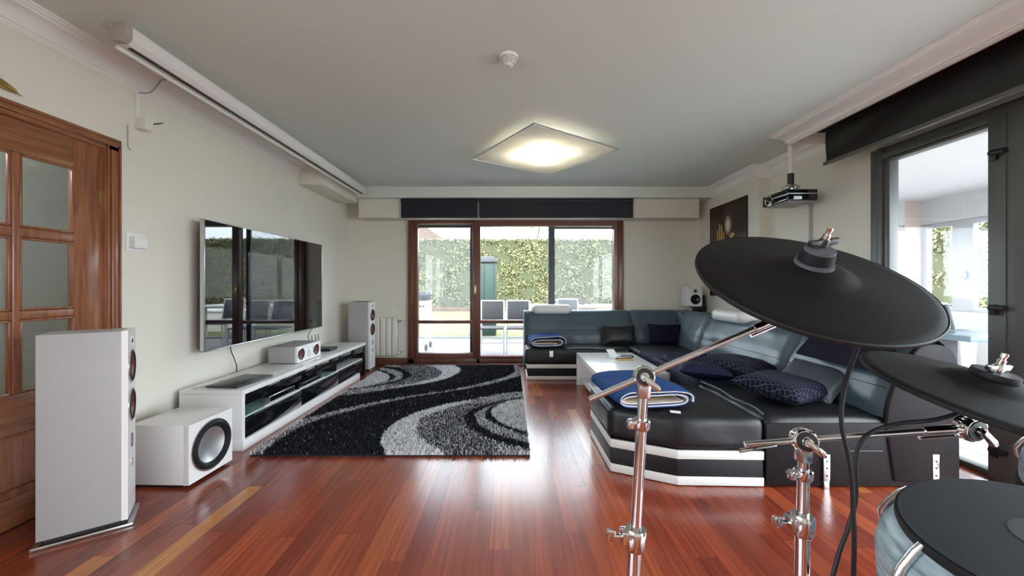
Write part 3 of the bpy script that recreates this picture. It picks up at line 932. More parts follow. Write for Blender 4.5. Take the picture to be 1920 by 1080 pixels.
t = thing('ornamental_dagger', 'brass dagger ornament on the wall above the door', 'ornament', (XL + 0.02, 1.6, 2.2))
G().tube([(XL + 0.02, 1.912, 2.150), (XL + 0.02, 1.888, 2.157)], [0.0015, 0.004], 8).tube([(XL + 0.02, 1.889, 2.157), (XL + 0.02, 1.875, 2.162), (XL + 0.02, 1.84, 2.172), (XL + 0.02, 1.55, 2.26)], [0.006, 0.012, 0.018, 0.021], 10).build('sheath', 'brass', t)
G().tube([(XL + 0.02, 1.55, 2.26), (XL + 0.02, 1.40, 2.305)], [0.012, 0.016], 10).box(XL + 0.008, XL + 0.032, 1.54, 1.556, 2.21, 2.31, 0.004).build('hilt', 'brass', t)

# smoke detector
t = thing('smoke_detector', 'white smoke detector with slotted cap on the ceiling', 'smoke detector', (-0.005, 2.36, ZC))
flip = frame_mx((-0.005, 2.36, ZC), (0, 0, -1))
G().lathe([(0.058, 0), (0.058, 0.014), (0.056, 0.018)], 40, mx=flip).build('base', 'white_matt', t)
g = G()
for k in range(4):
    z = 0.024 + k * 0.0085
    r = 0.052 - k * 0.0065
    g.lathe([(r, z), (r - 0.002, z + 0.004), (r - 0.012, z + 0.004), (r - 0.012, z)], 40, mx=flip)
for k in range(8):
    a = k * PI / 4
    g.tube([flip @ Vector((0.05 * math.cos(a), 0.05 * math.sin(a), 0.018)), flip @ Vector((0.025 * math.cos(a), 0.025 * math.sin(a), 0.058))], 0.0035, 6)
g.lathe([(0.026, 0.054), (0.026, 0.060), (0.020, 0.064)], 32, mx=flip)
g.build('slotted_cap', 'white_matt', t)
G().lathe([(0.036, 0.016), (0.022, 0.054)], 24, mx=flip).build('sensor_core', 'black', t)
G().lathe([(0.004, 0.064), (0.003, 0.066)], 12, mx=flip).build('indicator', 'black', t)

# ceiling lamp
CL = Vector((0.338, 3.825, 2.52))
ang = math.radians(-34.5) + PI / 2
t = thing('ceiling_lamp', 'large square white fabric panel lamp glowing below the ceiling', 'lamp', CL, math.atan2(3.966 - 3.105, -0.371 - 0.208))
pm = bpy.data.materials.new('stretched_fabric_diffuser')
pm.use_nodes = True
nt = pm.node_tree
nt.nodes.remove(nt.nodes['Principled BSDF'])
df = nt.nodes.new('ShaderNodeBsdfDiffuse')
df.inputs[0].default_value = (0.80, 0.79, 0.76, 1)
tr = nt.nodes.new('ShaderNodeBsdfTranslucent')
tr.inputs[0].default_value = (0.88, 0.84, 0.76, 1)
mx = nt.nodes.new('ShaderNodeMixShader')
mx.inputs[0].default_value = 0.5
nt.links.new(df.outputs[0], mx.inputs[1])
nt.links.new(tr.outputs[0], mx.inputs[2])
nt.links.new(mx.outputs[0], nt.nodes['Material Output'].inputs['Surface'])
M['diffuser'] = pm
h = 0.519
G().grid(lambda u, v: (-h + 2 * h * u, -h + 2 * h * v, 0), 1, 1).build('diffuser', 'diffuser', t, world=False, smooth=False)
g = G()
for a in ((-h, -h + .006, -h, h), (h - .006, h, -h, h), (-h, h, -h, -h + .006), (-h, h, h - .006, h)):
    g.box(*a, -0.004, 0.010, 0.001)
g.build('frame', 'steel', t, world=False)
G().box(-0.14, 0.14, -0.14, 0.14, 0.075, 0.10, 0.006).build('ceiling_plate', 'white_matt', t, world=False)
for k in range(4):
    a = PI / 4 + k * PI / 2
    G().tube([(0.1 * math.cos(a), 0.1 * math.sin(a), 0.08), (h * 0.98 * math.cos(a) * 1.0, h * .98 * math.sin(a), 0.01)], 0.004, 6).build('support_rod', 'steel', t, world=False)
for k, (a, b_) in enumerate(((-.15, -.15), (.15, -.15), (.15, .15), (-.15, .15))):
    l = bpy.data.lights.new('lamp_bulb', 'POINT')
    l.energy = 1.0
    l.color = (1, 0.86, 0.70)
    l.shadow_soft_size = 0.03
    o = bpy.data.objects.new('lamp_bulb', l)
    COL.objects.link(o)
    o.parent = t
    o.location = (a, b_, 0.055)

# ------------------------------------------------------------------ television wall
TVX = -2.33
t = thing('television', 'large wall-mounted black television with a mirror-like screen', 'television', (TVX, 3.83, 0.69))
G().box(TVX - 0.035, TVX - 0.004, 2.915, 4.74, 0.70, 1.708, 0.006).build('body', 'black', t)
G().box(TVX - 0.004, TVX, 2.922, 4.735, 0.706, 1.704).build('screen', 'tv_screen', t)
G().box(TVX - 0.03, TVX + 0.002, 2.907, 2.919, 0.692, 1.712, 0.003).box(TVX - 0.03, TVX + 0.002, 2.907, 4.748, 0.692, 0.702, 0.003).box(TVX - 0.03, TVX + 0.002, 4.738, 4.748, 0.692, 1.712, 0.003).box(TVX - 0.03, TVX + 0.002, 2.907, 4.748, 1.704, 1.712, 0.003).build('bezel', 'steel', t)
G().box(XL + 0.002, TVX - 0.03, 3.5, 4.1, 1.0, 1.4, 0.004).build('wall_bracket', 'black', t)
tag(G().tube(spline([(-2.40, 3.30, 0.76), (-2.42, 3.31, 0.66), (-2.405, 3.335, 0.56), (-2.39, 3.34, 0.50), (-2.39, 3.34, 0.448)], 8), 0.004, 8).build('cable', 'black'), 'thin black cable hanging below the television to the white media cabinet', 'cable')

# media cabinet
t = thing('media_cabinet', 'long low white media cabinet with black gloss doors under the television', 'cabinet', (-2.16, 3.95, 0))
CX0, CX1 = -2.40, -1.94
G().box(CX0, CX1 + 0.005, 2.77, 5.14, 0.405, 0.44, 0.003).build('top', 'white', t)
G().box(CX0, CX1, 2.77, 2.80, 0.0, 0.405, 0.002).build('side_panel', 'white', t)
G().box(CX0, CX1, 5.11, 5.14, 0.0, 0.405, 0.002).build('side_panel', 'black_gloss', t)
G().box(CX0 + .02, CX1 + 0.01, 2.765, 4.93, 0.0, 0.075, 0.003).build('plinth', 'white', t)
G().box(CX0, CX0 + 0.02, 2.80, 5.11, 0.075, 0.405).build('back_panel', 'black', t)
G().box(CX0 + .02, CX1 - 0.03, 2.80, 5.11, 0.218, 0.232).build('shelf', 'white', t)
G().box(CX0 + .02, CX1 - 0.03, 2.80, 5.11, 0.318, 0.326).build('shelf', 'black', t)
ys = [2.80, 3.57, 4.34, 5.11]
for a, b_ in zip(ys[:-1], ys[1:]):
    G().box(CX1 - 0.025, CX1 - 0.004, a + 0.002, b_ - 0.002, 0.322, 0.403, 0.002).build('drawer_front', 'black_gloss', t)
    dr = G().box(CX1 - 0.025, CX1 - 0.004, a + 0.002, b_ - 0.002, 0.078, 0.222, 0.002).build('door', 'black_gloss', t)
    G().box(CX1 - 0.004, CX1 - 0.0005, a + 0.1, b_ - 0.1, 0.218, 0.222).build('handle_strip', 'steel', dr)
    if a > 3:
        G().box(CX0 + .03, CX1 - 0.03, a - 0.008, a + 0.008, 0.232, 0.318).build('divider', 'black_gloss', t)
for a, b_ in ((2.80, 3.05), (4.05, 4.3)):
    G().box(CX1 - 0.02, CX1 - 0.015, a, b_, 0.232, 0.318).build('niche_glass', 'shelf_glass', t)
t = thing('set_top_box', 'silver set-top box in the open niche of the media cabinet', 'set-top box', (-2.12, 3.35, 0.232))
G().box(-2.3, -1.98, 3.14, 3.52, 0.236, 0.286, 0.004).build('body', 'steel', t)
G().box(-1.98, -1.976, 3.16, 3.5, 0.242, 0.28).build('front_panel', 'black_gloss', t)
t = thing('disc_player', 'thin black disc player in the niche below the centre loudspeaker', 'player', (-2.12, 3.8, 0.232))
G().box(-2.3, -1.98, 3.62, 4.02, 0.236, 0.276, 0.004).build('body', 'black', t)
G().box(-1.98, -1.976, 3.7, 3.9, 0.262, 0.266).build('disc_slot', 'steel', t)
G().box(-1.98, -1.976, 3.66, 3.98, 0.242, 0.258).build('front_panel', 'black_gloss', t)

# things on the cabinet
t = thing('laptop', 'closed dark grey laptop lying on the near end of the media cabinet', 'laptop', (-2.115, 3.01, 0.44), -0.09)
G().box(-0.125, 0.125, -0.19, 0.19, 0.001, 0.010, 0.003).build('base', 'laptop', t, world=False)
G().box(-0.125, 0.125, -0.19, 0.19, 0.0115, 0.019, 0.003).build('lid', 'laptop', t, world=False)
tag(G().tube(spline([(-2.33, 2.80, 0.446), (-2.29, 2.86, 0.446), (-2.26, 2.95, 0.446), (-2.30, 3.05, 0.446)], 6), 0.004, 6).build('cable', 'shaded_side_and_grey'), 'short grey lead beside the closed laptop on the media cabinet', 'cable')


def woofer(parent, o, ax, r, cone='cone_red', ring='steel'):
    mx = frame_mx(o, ax, (0, 0, 1))
    dw = G().lathe([(r * 1.08, -0.002), (r * 1.08, 0.003), (r * 1.0, 0.005), (r * 0.97, 0.003), (r * 0.97, -0.002)], 44, mx=mx, cap=False).build('driver_ring', ring, parent)
    G().lathe([(r * 0.98, 0.001), (r * 0.95, 0.006), (r * 0.88, 0.007), (r * 0.82, 0.001)], 44, mx=mx, cap=False).build('surround', 'rubber', dw)
    G().lathe([(r * 0.83, 0.001), (r * 0.34, -r * 0.30)], 44, mx=mx, cap=False).build('cone', cone, dw)
    G().lathe([(r * 0.36, -r * 0.30), (r * 0.28, -r * 0.22), (r * 0.15, -r * 0.17), (0.0005, -r * 0.16)], 32, mx=mx, cap=False).build('dust_cap', cone, dw)
    return dw


def disc(parent, name, o, ax, rx, rz, m):
    mx = frame_mx(o, ax, (0, 0, 1))
    g = G().lathe([(1.0, -0.001), (1.0, 0.0015), (0.72, -0.004), (0.001, -0.006)], 28, mx=mx @ Matrix.Diagonal((rz, rx, 1, 1)), cap=False)
    return g.build(name, m, parent)


def hole_face(g, xf, yw, z0, z1, circles, th, n=40):
    """front board (at local x=xf, width yw) pierced by round holes, built as a strip grid of quads"""
    zs = [z0] + [c[0] for c in circles] + [z1]
    bounds = [z0] + [(a[0] + b[0]) / 2 for a, b in zip(circles[:-1], circles[1:])] + [z1]
    for (cz, r), b0, b1 in zip(circles, bounds[:-1], bounds[1:]):
        ring, outer = [], []
        for i in range(n):
            a = 2 * PI * i / n
            c, s = math.cos(a), math.sin(a)
            ring.append((xf, r * c, cz + r * s))
            k = min((yw / 2) / abs(c) if abs(c) > 1e-9 else 1e9, ((b1 - cz) if s > 0 else (cz - b0)) / abs(s) if abs(s) > 1e-9 else 1e9)
            outer.append((xf, k * c, cz + k * s))
        # snap nearest outer points to the rectangle's corners
        for cy in (-yw / 2, yw / 2):
            for czz in (b0, b1):
                j = min(range(n), key=lambda q: (outer[q][1] - cy) ** 2 + (outer[q][2] - czz) ** 2)
                outer[j] = (xf, cy, czz)
        inner = [(xf - th, p[1], p[2]) for p in ring]
        f = [(i, (i + 1) % n, n + (i + 1) % n, n + i) for i in range(n)] + [(2 * n + i, 2 * n + (i + 1) % n, (i + 1) % n, i) for i in range(n)]
        g.raw(ring + outer + inner, f)


def tower(label, x, y, rz):
    t = thing('tower_speaker', label, 'loudspeaker', (x, y, 0), rz, 'white tower loudspeakers')
    # local: front at x = 0 facing +x, width along y
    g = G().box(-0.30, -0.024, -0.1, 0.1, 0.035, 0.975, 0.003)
    g.build('cabinet', 'shaded_side_and_grey', t, world=False)
    g = G()
    hole_face(g, 0, 0.2, 0.035, 0.975, [(0.40, 0.012), (0.585, 0.081), (0.785, 0.081), (0.915, 0.017)], 0.024)
    g.raw([(-0.024, -0.1, 0.035), (0, -0.1, 0.035), (0, 0.1, 0.035), (-0.024, 0.1, 0.035), (-0.024, -0.1, 0.975), (0, -0.1, 0.975), (0, 0.1, 0.975), (-0.024, 0.1, 0.975)],
          [(0, 1, 2, 3), (4, 7, 6, 5), (0, 4, 5, 1), (3, 2, 6, 7)])
    g.build('baffle', 'white', t, world=False)
    P = PM[t.name]
    ax = P.to_3x3() @ Vector((1, 0, 0))
    for z in (0.585, 0.785):
        woofer(t, P @ Vector((0.0, 0, z)), ax, 0.08)
    tw = disc(t, 'tweeter_ring', P @ Vector((0.001, 0, 0.915)), ax, 0.026, 0.026, 'white')
    G().lathe([(0.017, 0.001), (0.012, 0.005), (0.001, 0.009)], 24, mx=frame_mx(P @ Vector((-0.003, 0, 0.915)), ax)).build('tweeter_dome', 'black', tw)
    disc(t, 'bass_port', P @ Vector((0.001, 0, 0.40)), ax, 0.022, 0.036, 'black')
    G().box(0, 0.002, -0.016, 0.016, 0.27, 0.305, 0.0005).build('badge', 'steel', t, world=False)
    for z in (0.87, 0.685, 0.485):
        for s in (-1, 1):
            G().lathe([(0.004, 0), (0.003, 0.003)], 10, mx=frame_mx(P @ Vector((0.0, s * 0.088, z)), ax)).build('grille_peg', 'steel', t)
    G().box(-0.28, -0.01, -0.085, 0.085, 0.018, 0.036).build('plinth_spacer', 'black', t, world=False)
    G().box(-0.315, 0.02, -0.115, 0.115, 0.0, 0.018, 0.004).build('base_plate', 'steel', t, world=False)
    return t


a1 = math.atan2(0.6, 0.8)
# near tower: front-right-near corner at (-1.88, 1.915)
fw = Vector((math.cos(a1), math.sin(a1), 0))
ww = Vector((-math.sin(a1), math.cos(a1), 0))
p = Vector((-1.905, 1.905, 0)) + ww * 0.1
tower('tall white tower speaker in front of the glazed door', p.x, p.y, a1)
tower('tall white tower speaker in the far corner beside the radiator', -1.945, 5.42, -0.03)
tag(G().box(-2.2, -1.96, 5.36, 5.5, 0.975, 0.981, 0.002).build('notebook', 'black'), 'thin black notebook lying on the far tower speaker', 'notebook')

t = thing('subwoofer', 'white cube subwoofer between the near tower and the media cabinet', 'loudspeaker', (-2.09, 2.43, 0), -0.03)
g = G().box(-0.17, 0.17, -0.17, 0.17, 0.018, 0.372, 0.004)
g.build('cabinet', 'white', t, world=False)
G().box(-0.15, 0.155, -0.155, 0.155, 0.0, 0.019).build('foot_plinth', 'black', t, world=False)
g = G()
hole_face(g, 0.20, 0.34, 0.018, 0.372, [(0.195, 0.15)], 0.028, 56)
g.raw([(0.17, -0.17, 0.018), (0.20, -0.17, 0.018), (0.20, 0.17, 0.018), (0.17, 0.17, 0.018), (0.17, -0.17, 0.372), (0.20, -0.17, 0.372), (0.20, 0.17, 0.372), (0.17, 0.17, 0.372)],
      [(0, 1, 2, 3), (4, 7, 6, 5), (0, 4, 5, 1), (3, 2, 6, 7)])
g.build('baffle', 'white', t, world=False)
P = PM[t.name]
ax = P.to_3x3() @ Vector((1, 0, 0))
mx = frame_mx(P @ Vector((0.20, 0, 0.195)), ax, (0, 0, 1))
dv = G().lathe([(0.157, 0), (0.156, 0.005), (0.147, 0.006), (0.146, 0.0)], 56, mx=mx, cap=False).build('driver_ring', 'steel', t)
G().lathe([(0.148, 0.002), (0.143, 0.013), (0.132, 0.017), (0.118, 0.013), (0.108, 0.0), (0.106, -0.004)], 56, mx=mx, cap=False).build('surround', 'rubber', dv)
G().lathe([(0.108, -0.002), (0.085, -0.012), (0.05, -0.024), (0.02, -0.029), (0.0005, -0.03)], 56, mx=mx, cap=False).build('cone', 'silver', dv)

t = thing('centre_speaker', 'white centre loudspeaker lying on the media cabinet under the television', 'loudspeaker', (-2.06, 3.93, 0.44))
G().box(-0.28, -0.02, -0.23, 0.23, 0.008, 0.166, 0.003).build('cabinet', 'shaded_side_and_grey', t, world=False)
# baffle: the same pierced board laid on its side
g = G()
hole_face(g, 0, 0.158, -0.23, 0.23, [(-0.155, 0.056), (-0.01, 0.014), (0.135, 0.056)], 0.02)
g.v = [(a, c, b + 0.087) for a, b, c in g.v]
k = 0.158 / 2
g.raw([(-0.02, -0.23, 0.008), (0, -0.23, 0.008), (0, 0.23, 0.008), (-0.02, 0.23, 0.008), (-0.02, -0.23, 0.166), (0, -0.23, 0.166), (0, 0.23, 0.166), (-0.02, 0.23, 0.166)],
      [(0, 1, 2, 3), (4, 7, 6, 5), (0, 4, 5, 1), (3, 2, 6, 7)])
g.build('baffle', 'white', t, world=False)
P = PM[t.name]
for y in (-0.155, 0.135):
    woofer(t, P @ Vector((0, y, 0.087)), (1, 0, 0), 0.056)
tw = disc(t, 'tweeter_ring', P @ Vector((0.001, -0.01, 0.118)), (1, 0, 0), 0.02, 0.02, 'white')
G().lathe([(0.013, 0.001), (0.009, 0.005), (0.001, 0.008)], 24, mx=frame_mx(P @ Vector((0, -0.01, 0.118)), (1, 0, 0))).build('tweeter_dome', 'black', tw)
disc(t, 'bass_port', P @ Vector((0.001, -0.01, 0.055)), (1, 0, 0), 0.022, 0.022, 'black')
for y in (-0.2, 0.2):
    G().box(-0.05, -0.01, y - 0.012, y + 0.012, 0, 0.009).build('rubber_foot', 'rubber', t, world=False)

t = thing('router', 'black internet router with raised antennas behind the centre loudspeaker', 'router', (-2.2, 4.55, 0.44))
G().box(-2.30, -2.08, 4.42, 4.62, 0.441, 0.47, 0.005).build('body', 'black', t)
for y in (4.45, 4.53, 4.6):
    G().tube([(-2.29, y, 0.46), (-2.30, y, 0.50), (-2.31, y + .01, 0.62)], [0.006, 0.006, 0.004], 8).build('antenna', 'black', t)
tag(G().tube(spline([(-2.28, 4.44, 0.455), (-2.34, 4.3, 0.56), (-2.36, 4.35, 0.66), (-2.39, 4.42, 0.78)], 8), 0.004, 6).build('cable', 'white_matt'), 'pale cable rising from the router to the television', 'cable')
tag(G().tube(spline([(-2.28, 4.5, 0.455), (-2.35, 4.45, 0.60), (-2.37, 4.6, 0.70), (-2.39, 4.66, 0.78)], 8), 0.004, 6).build('cable', 'black'), 'black cable slanting from the router to the far corner of the television', 'cable')

# radiator
t = thing('radiator', 'cream cast radiator on the end wall left of the garden door', 'radiator', (-1.86, 5.78, 0.14))
n = 5
for k in range(n):
    x0 = -2.13 + k * 0.089
    G().box(x0, x0 + 0.085, 5.735, 5.815, 0.145, 0.72, 0.014, 3).box(x0 + 0.01, x0 + 0.075, 5.725, 5.745, 0.17, 0.70, 0.008, 2).build('section', 'radiator', t)
for z in (0.20, 0.67):
    G().tube([(-1.685, 5.775, z), (-1.63, 5.775, z)], 0.013, 12).tube([(-1.655, 5.775, z), (-1.655, 5.72, z)], [0.016, 0.02], 12).build('valve', 'chrome', t)
    G().tube([(-1.63, 5.775, z), (-1.61, 5.775, z), (-1.61, YB, z)], 0.009, 8).build('pipe', 'radiator', t)
t = thing('socket_plate', 'pale blank socket plate on the end wall above the radiator', 'socket', (-1.66, YB, 1.0))
G().box(-1.70, -1.61, YB - 0.008, YB, 0.86, 1.0, 0.003).build('plate', 'radiator', t)
t = thing('wall_plate', 'small pale wall plate left of the socket above the radiator', 'socket', (-1.87, YB, 1.09))
G().box(-1.93, -1.83, YB - 0.006, YB, 1.06, 1.11, 0.002).build('plate', 'wall', t)

# bookshelf speaker on its bracket
t = thing('bookshelf_speaker', 'small white bookshelf speaker on a black wall bracket above the sofa corner', 'loudspeaker', (2.68, 5.6, 0.9))
G().box(2.58, 2.775, 5.505, 5.73, 0.905, 1.185, 0.004).build('cabinet', 'white', t)
g = G()
hole_face(g, 0, 0.195, 0.905, 1.185, [(1.005, 0.066), (1.125, 0.02)], 0.02)
g.v = [(2.6775 + b, 5.485 - a, c) for a, b, c in g.v]
g.raw([(2.58, 5.505, 0.905), (2.58, 5.485, 0.905), (2.775, 5.485, 0.905), (2.775, 5.505, 0.905), (2.58, 5.505, 1.185), (2.58, 5.485, 1.185), (2.775, 5.485, 1.185), (2.775, 5.505, 1.185)],
      [(0, 1, 2, 3), (4, 7, 6, 5), (0, 4, 5, 1), (3, 2, 6, 7)])
g.build('baffle', 'white', t)
woofer(t, (2.6775, 5.485, 1.005), (0, -1, 0), 0.066, 'black', 'black')
tw = disc(t, 'tweeter_ring', (2.6775, 5.483, 1.125), (0, -1, 0), 0.03, 0.03, 'black')
G().lathe([(0.018, 0.001), (0.012, 0.006), (0.001, 0.009)], 24, mx=frame_mx((2.6775, 5.487, 1.125), (0, -1, 0))).build('tweeter_dome', 'black', tw)
for x in (2.592, 2.763):
    for z in (0.918, 1.172):
        G().lathe([(0.006, 0), (0.005, 0.004)], 10, mx=frame_mx((x, 5.485, z), (0, -1, 0))).build('grille_peg', 'black', t)
G().box(2.64, 2.84, 5.52, 5.62, 0.885, 0.904, 0.003).box(2.80, 2.845, 5.55, YB, 0.82, 1.06, 0.004).build('wall_bracket', 'black', t)

# ------------------------------------------------------------------ projector
t = thing('projector', 'black ceiling-hung projector with silver stripe near the right wall', 'projector', (2.75, 3.74, 2.05))
b0 = [(2.60, 3.57), (2.88, 3.56), (2.91, 3.60), (2.91, 3.90), (2.60, 3.92)]
G().prism(b0, 2.0, 2.108, 'Z', 0.012, 3).build('body', 'black_gloss', t)
G().prism([(2.615, 3.585), (2.87, 3.58), (2.89, 3.61), (2.89, 3.89), (2.615, 3.90)], 1.992, 2.002, 'Z', 0.003).build('underside_panel', mat('grey_plastic', (0.30, 0.30, 0.30), 0.5), t)
G().box(2.597, 2.88, 3.558, 3.566, 2.062, 2.068, 0.001).box(2.5975, 2.604, 3.57, 3.80, 2.056, 2.064, 0.001).build('stripe', 'silver', t)
lm = frame_mx((2.598, 3.81, 2.05), (-1, 0, 0), (0, 0, 1))
ln = G().lathe([(0.052, -0.01), (0.052, 0.012), (0.046, 0.014), (0.042, 0.008), (0.042, -0.01)], 36, mx=lm, cap=False).build('lens_ring', 'chrome', t)
G().lathe([(0.042, 0.006), (0.034, 0.002), (0.034, -0.006)], 36, mx=lm, cap=False).lathe([(0.034, 0.0), (0.02, 0.006), (0.001, 0.008)], 30, mx=lm).build('lens', 'black_gloss', ln)
G().tube([(2.76, 3.74, 2.29), (2.76, 3.74, ZC)], 0.024, 16).lathe([(0.05, 2.605), (0.05, ZC)], 24, mx=Matrix.Translation((2.76, 3.74, 0))).build('ceiling_pole', 'white_matt', t)
G().tube([(2.76, 3.74, 2.19), (2.76, 3.74, 2.30)], 0.028, 16).build('pole_sleeve', 'black', t)
G().box(2.73, 2.79, 3.70, 3.78, 2.13, 2.195, 0.006).box(2.68, 2.84, 3.69, 3.71, 2.106, 2.135, 0.004).box(2.68, 2.84, 3.78, 3.80, 2.106, 2.135, 0.004).tube([(2.72, 3.69, 2.16), (2.72, 3.79, 2.16)], 0.018, 12).tube([(2.80, 3.69, 2.16), (2.80, 3.79, 2.16)], 0.018, 12).build('mount_bracket', 'chrome', t)
tag(G().box(XR - 0.016, XR, 3.835, 3.865, 0.0, 2.03, 0.002).tube(spline([(XR - 0.008, 3.85, 2.02), (2.98, 3.86, 2.03), (2.93, 3.86, 2.02), (2.905, 3.86, 2.03)], 5), 0.006, 8).build('cable_conduit', 'shaded_side_and_grey'), 'grey cable conduit running down the wall from the projector', 'conduit')

# ------------------------------------------------------------------ poster
t = thing('poster', 'dark art print of a golden hand and face on the right wall', 'poster', (XR2, 5.1, 1.7))
G().box(XR2 - 0.018, XR2 - 0.001, 4.68, 5.54, 1.06, 2.315, 0.002).build('panel', mat('dark_print', (0.030, 0.015, 0.013), 0.35), t)
px = XR2 - 0.0195


def blob(cy, cz, ry, rz, n=28):
    return [(px, cy + ry * math.cos(2 * PI * i / n), cz + rz * math.sin(2 * PI * i / n)) for i in range(n)]


def flat(pts):
    return G().raw(pts + [(px + 0.0012, b, c) for _, b, c in pts], [tuple(range(len(pts))), tuple(range(2 * len(pts) - 1, len(pts) - 1, -1))] + [(i, (i + 1) % len(pts), len(pts) + (i + 1) % len(pts), len(pts) + i) for i in range(len(pts))])


dm = bpy.data.materials.new('printed_head')
dm.use_nodes = True
nt = dm.node_tree
b_ = nt.nodes['Principled BSDF']
b_.inputs['Roughness'].default_value = 0.35
tc = nt.nodes.new('ShaderNodeTexCoord')
mp = nt.nodes.new('ShaderNodeMapping')
mp.inputs['Location'].default_value = (0, 0.02 / 0.085, -0.31 / 0.14)
mp.inputs['Scale'].default_value = (0.0, 1 / 0.085, 1 / 0.14)
gt = nt.nodes.new('ShaderNodeTexGradient')
gt.gradient_type = 'SPHERICAL'
rp = nt.nodes.new('ShaderNodeValToRGB')
rp.color_ramp.elements[0].color = (0.055, 0.018, 0.012, 1)
rp.color_ramp.elements[1].color = (0.75, 0.62, 0.55, 1)
rp.color_ramp.elements[1].position = 0.7
nt.links.new(tc.outputs['Object'], mp.inputs['Vector'])
nt.links.new(mp.outputs[0], gt.inputs['Vector'])
nt.links.new(gt.outputs['Fac'], rp.inputs['Fac'])
nt.links.new(rp.outputs[0], b_.inputs['Base Color'])
flat(blob(5.08, 2.06, 0.13, 0.20)).build('printed_face', dm, t, smooth=False)
gold = mat('printed_gold', (0.55, 0.36, 0.12), 0.35)
hand = G()
for k, (cy, top, bot, ww_) in enumerate(((5.37, 1.82, 1.60, 0.013), (5.33, 1.99, 1.6, 0.017), (5.28, 2.06, 1.6, 0.018), (5.23, 2.04, 1.6, 0.018), (5.18, 1.94, 1.6, 0.016), (5.13, 1.84, 1.6, 0.011))):
    pts = [(px - 0.0006, cy - ww_, bot), (px - 0.0006, cy - ww_ * .8, top - .02), (px - 0.0006, cy, top), (px - 0.0006, cy + ww_ * .8, top - .02), (px - 0.0006, cy + ww_, bot)]
    f = flat(pts)
    hand.raw(f.v, f.f)
hand.build('printed_hand', gold, t, smooth=False)
f = flat([(px - 0.0008, 5.05, 1.86), (px - 0.0008, 5.01, 1.89), (px - 0.0008, 4.97, 1.90), (px - 0.0008, 4.92, 1.87), (px - 0.0008, 4.97, 1.835), (px - 0.0008, 5.01, 1.825)])
f.build('printed_lips', gold, t, smooth=False)

# ------------------------------------------------------------------ rug
def inside(poly, x, y):
    c = False
    n = len(poly)
    for i in range(n):
        x1, y1 = poly[i]
        x2, y2 = poly[i - 1]
        if (y1 > y) != (y2 > y) and x < (x2 - x1) * (y - y1) / (y2 - y1) + x1:
            c = not c
    return c


def smooth2(pts, n=4):
    return [(p.x, p.y) for p in spline([(a, b, 0) for a, b in pts], n)]


R_OUT = smooth2([(1.01, .09), (.73, -.02), (.4, -.26), (.14, -.44), (-.05, -.67), (-.14, -.92), (-.16, -1.1), (-.14, -1.26), (-.07, -1.4), (.01, -1.56)]) + [(1.2, -1.6), (1.2, .15)]
R_IN = smooth2([(1.05, -.03), (.75, -.14), (.5, -.29), (.31, -.44), (.21, -.56), (.09, -.7), (.06, -.88), (.08, -1.03), (.15, -1.2), (.26, -1.35), (.4, -1.48), (.48, -1.56)]) + [(1.2, -1.6), (1.2, -.03)]
R_B1O = smooth2([(1.02, -.12), (.75, -.26), (.52, -.49), (.45, -.67), (.45, -.84), (.51, -.99), (.63, -1.16), (.76, -1.29), (.88, -1.36), (1.0, -1.41)]) + [(1.2, -1.45), (1.2, -.1)]
R_B1I = smooth2([(1.02, -.145), (.77, -.31), (.6, -.51), (.53, -.65), (.54, -.78), (.6, -.96), (.73, -1.13), (.86, -1.23), (1.0, -1.31)]) + [(1.2, -1.36), (1.2, -.13)]
R_B2O = smooth2([(1.02, -.155), (.74, -.35), (.63, -.56), (.62, -.72), (.67, -.85), (.77, -.97), (.89, -1.1), (1.0, -1.18)]) + [(1.2, -1.24), (1.2, -.15)]
R_B2I = smooth2([(1.02, -.18), (.83, -.28), (.71, -.44), (.67, -.58), (.69, -.72), (.76, -.88), (.89, -1.03), (1.0, -1.11)]) + [(1.2, -1.17), (1.2, -.17)]
R_ST = smooth2([(.90, 1.5), (.91, 1.07), (.81, .79), (.63, .56), (.36, .29), (.11, .09), (-.05, 0.0)]) + smooth2([(-.04, -.025), (.17, .075), (.37, .20), (.67, .45), (.87, .69), (1.0, .88), (1.05, 1.5)])


def rug_class(s, t):
    for a, b in ((s, t), (-s, -t)):
        if inside(R_OUT, a, b):
            if not inside(R_IN, a, b):
                return 'white' if a < 0.45 else 'light'
            if not inside(R_B1O, a, b):
                return 'dark' if (a < 0.75 and b < -0.35) else 'light'
            if not inside(R_B1I, a, b):
                return 'black'
            if not inside(R_B2O, a, b):
                return 'light'
            if not inside(R_B2I, a, b):
                return 'black'
            return 'white'
        if inside(R_ST, a, b):
            return 'light'
    return 'black'


PROB = {'black': (0.97, 0.005, 0.025), 'white': (0.02, 0.84, 0.14), 'light': (0.25, 0.52, 0.23), 'dark': (0.47, 0.24, 0.29)}


def pick(c):
    p = PROB[c]
    r = random.random()
    return 0 if r < p[0] else (1 if r < p[0] + p[1] else 2)


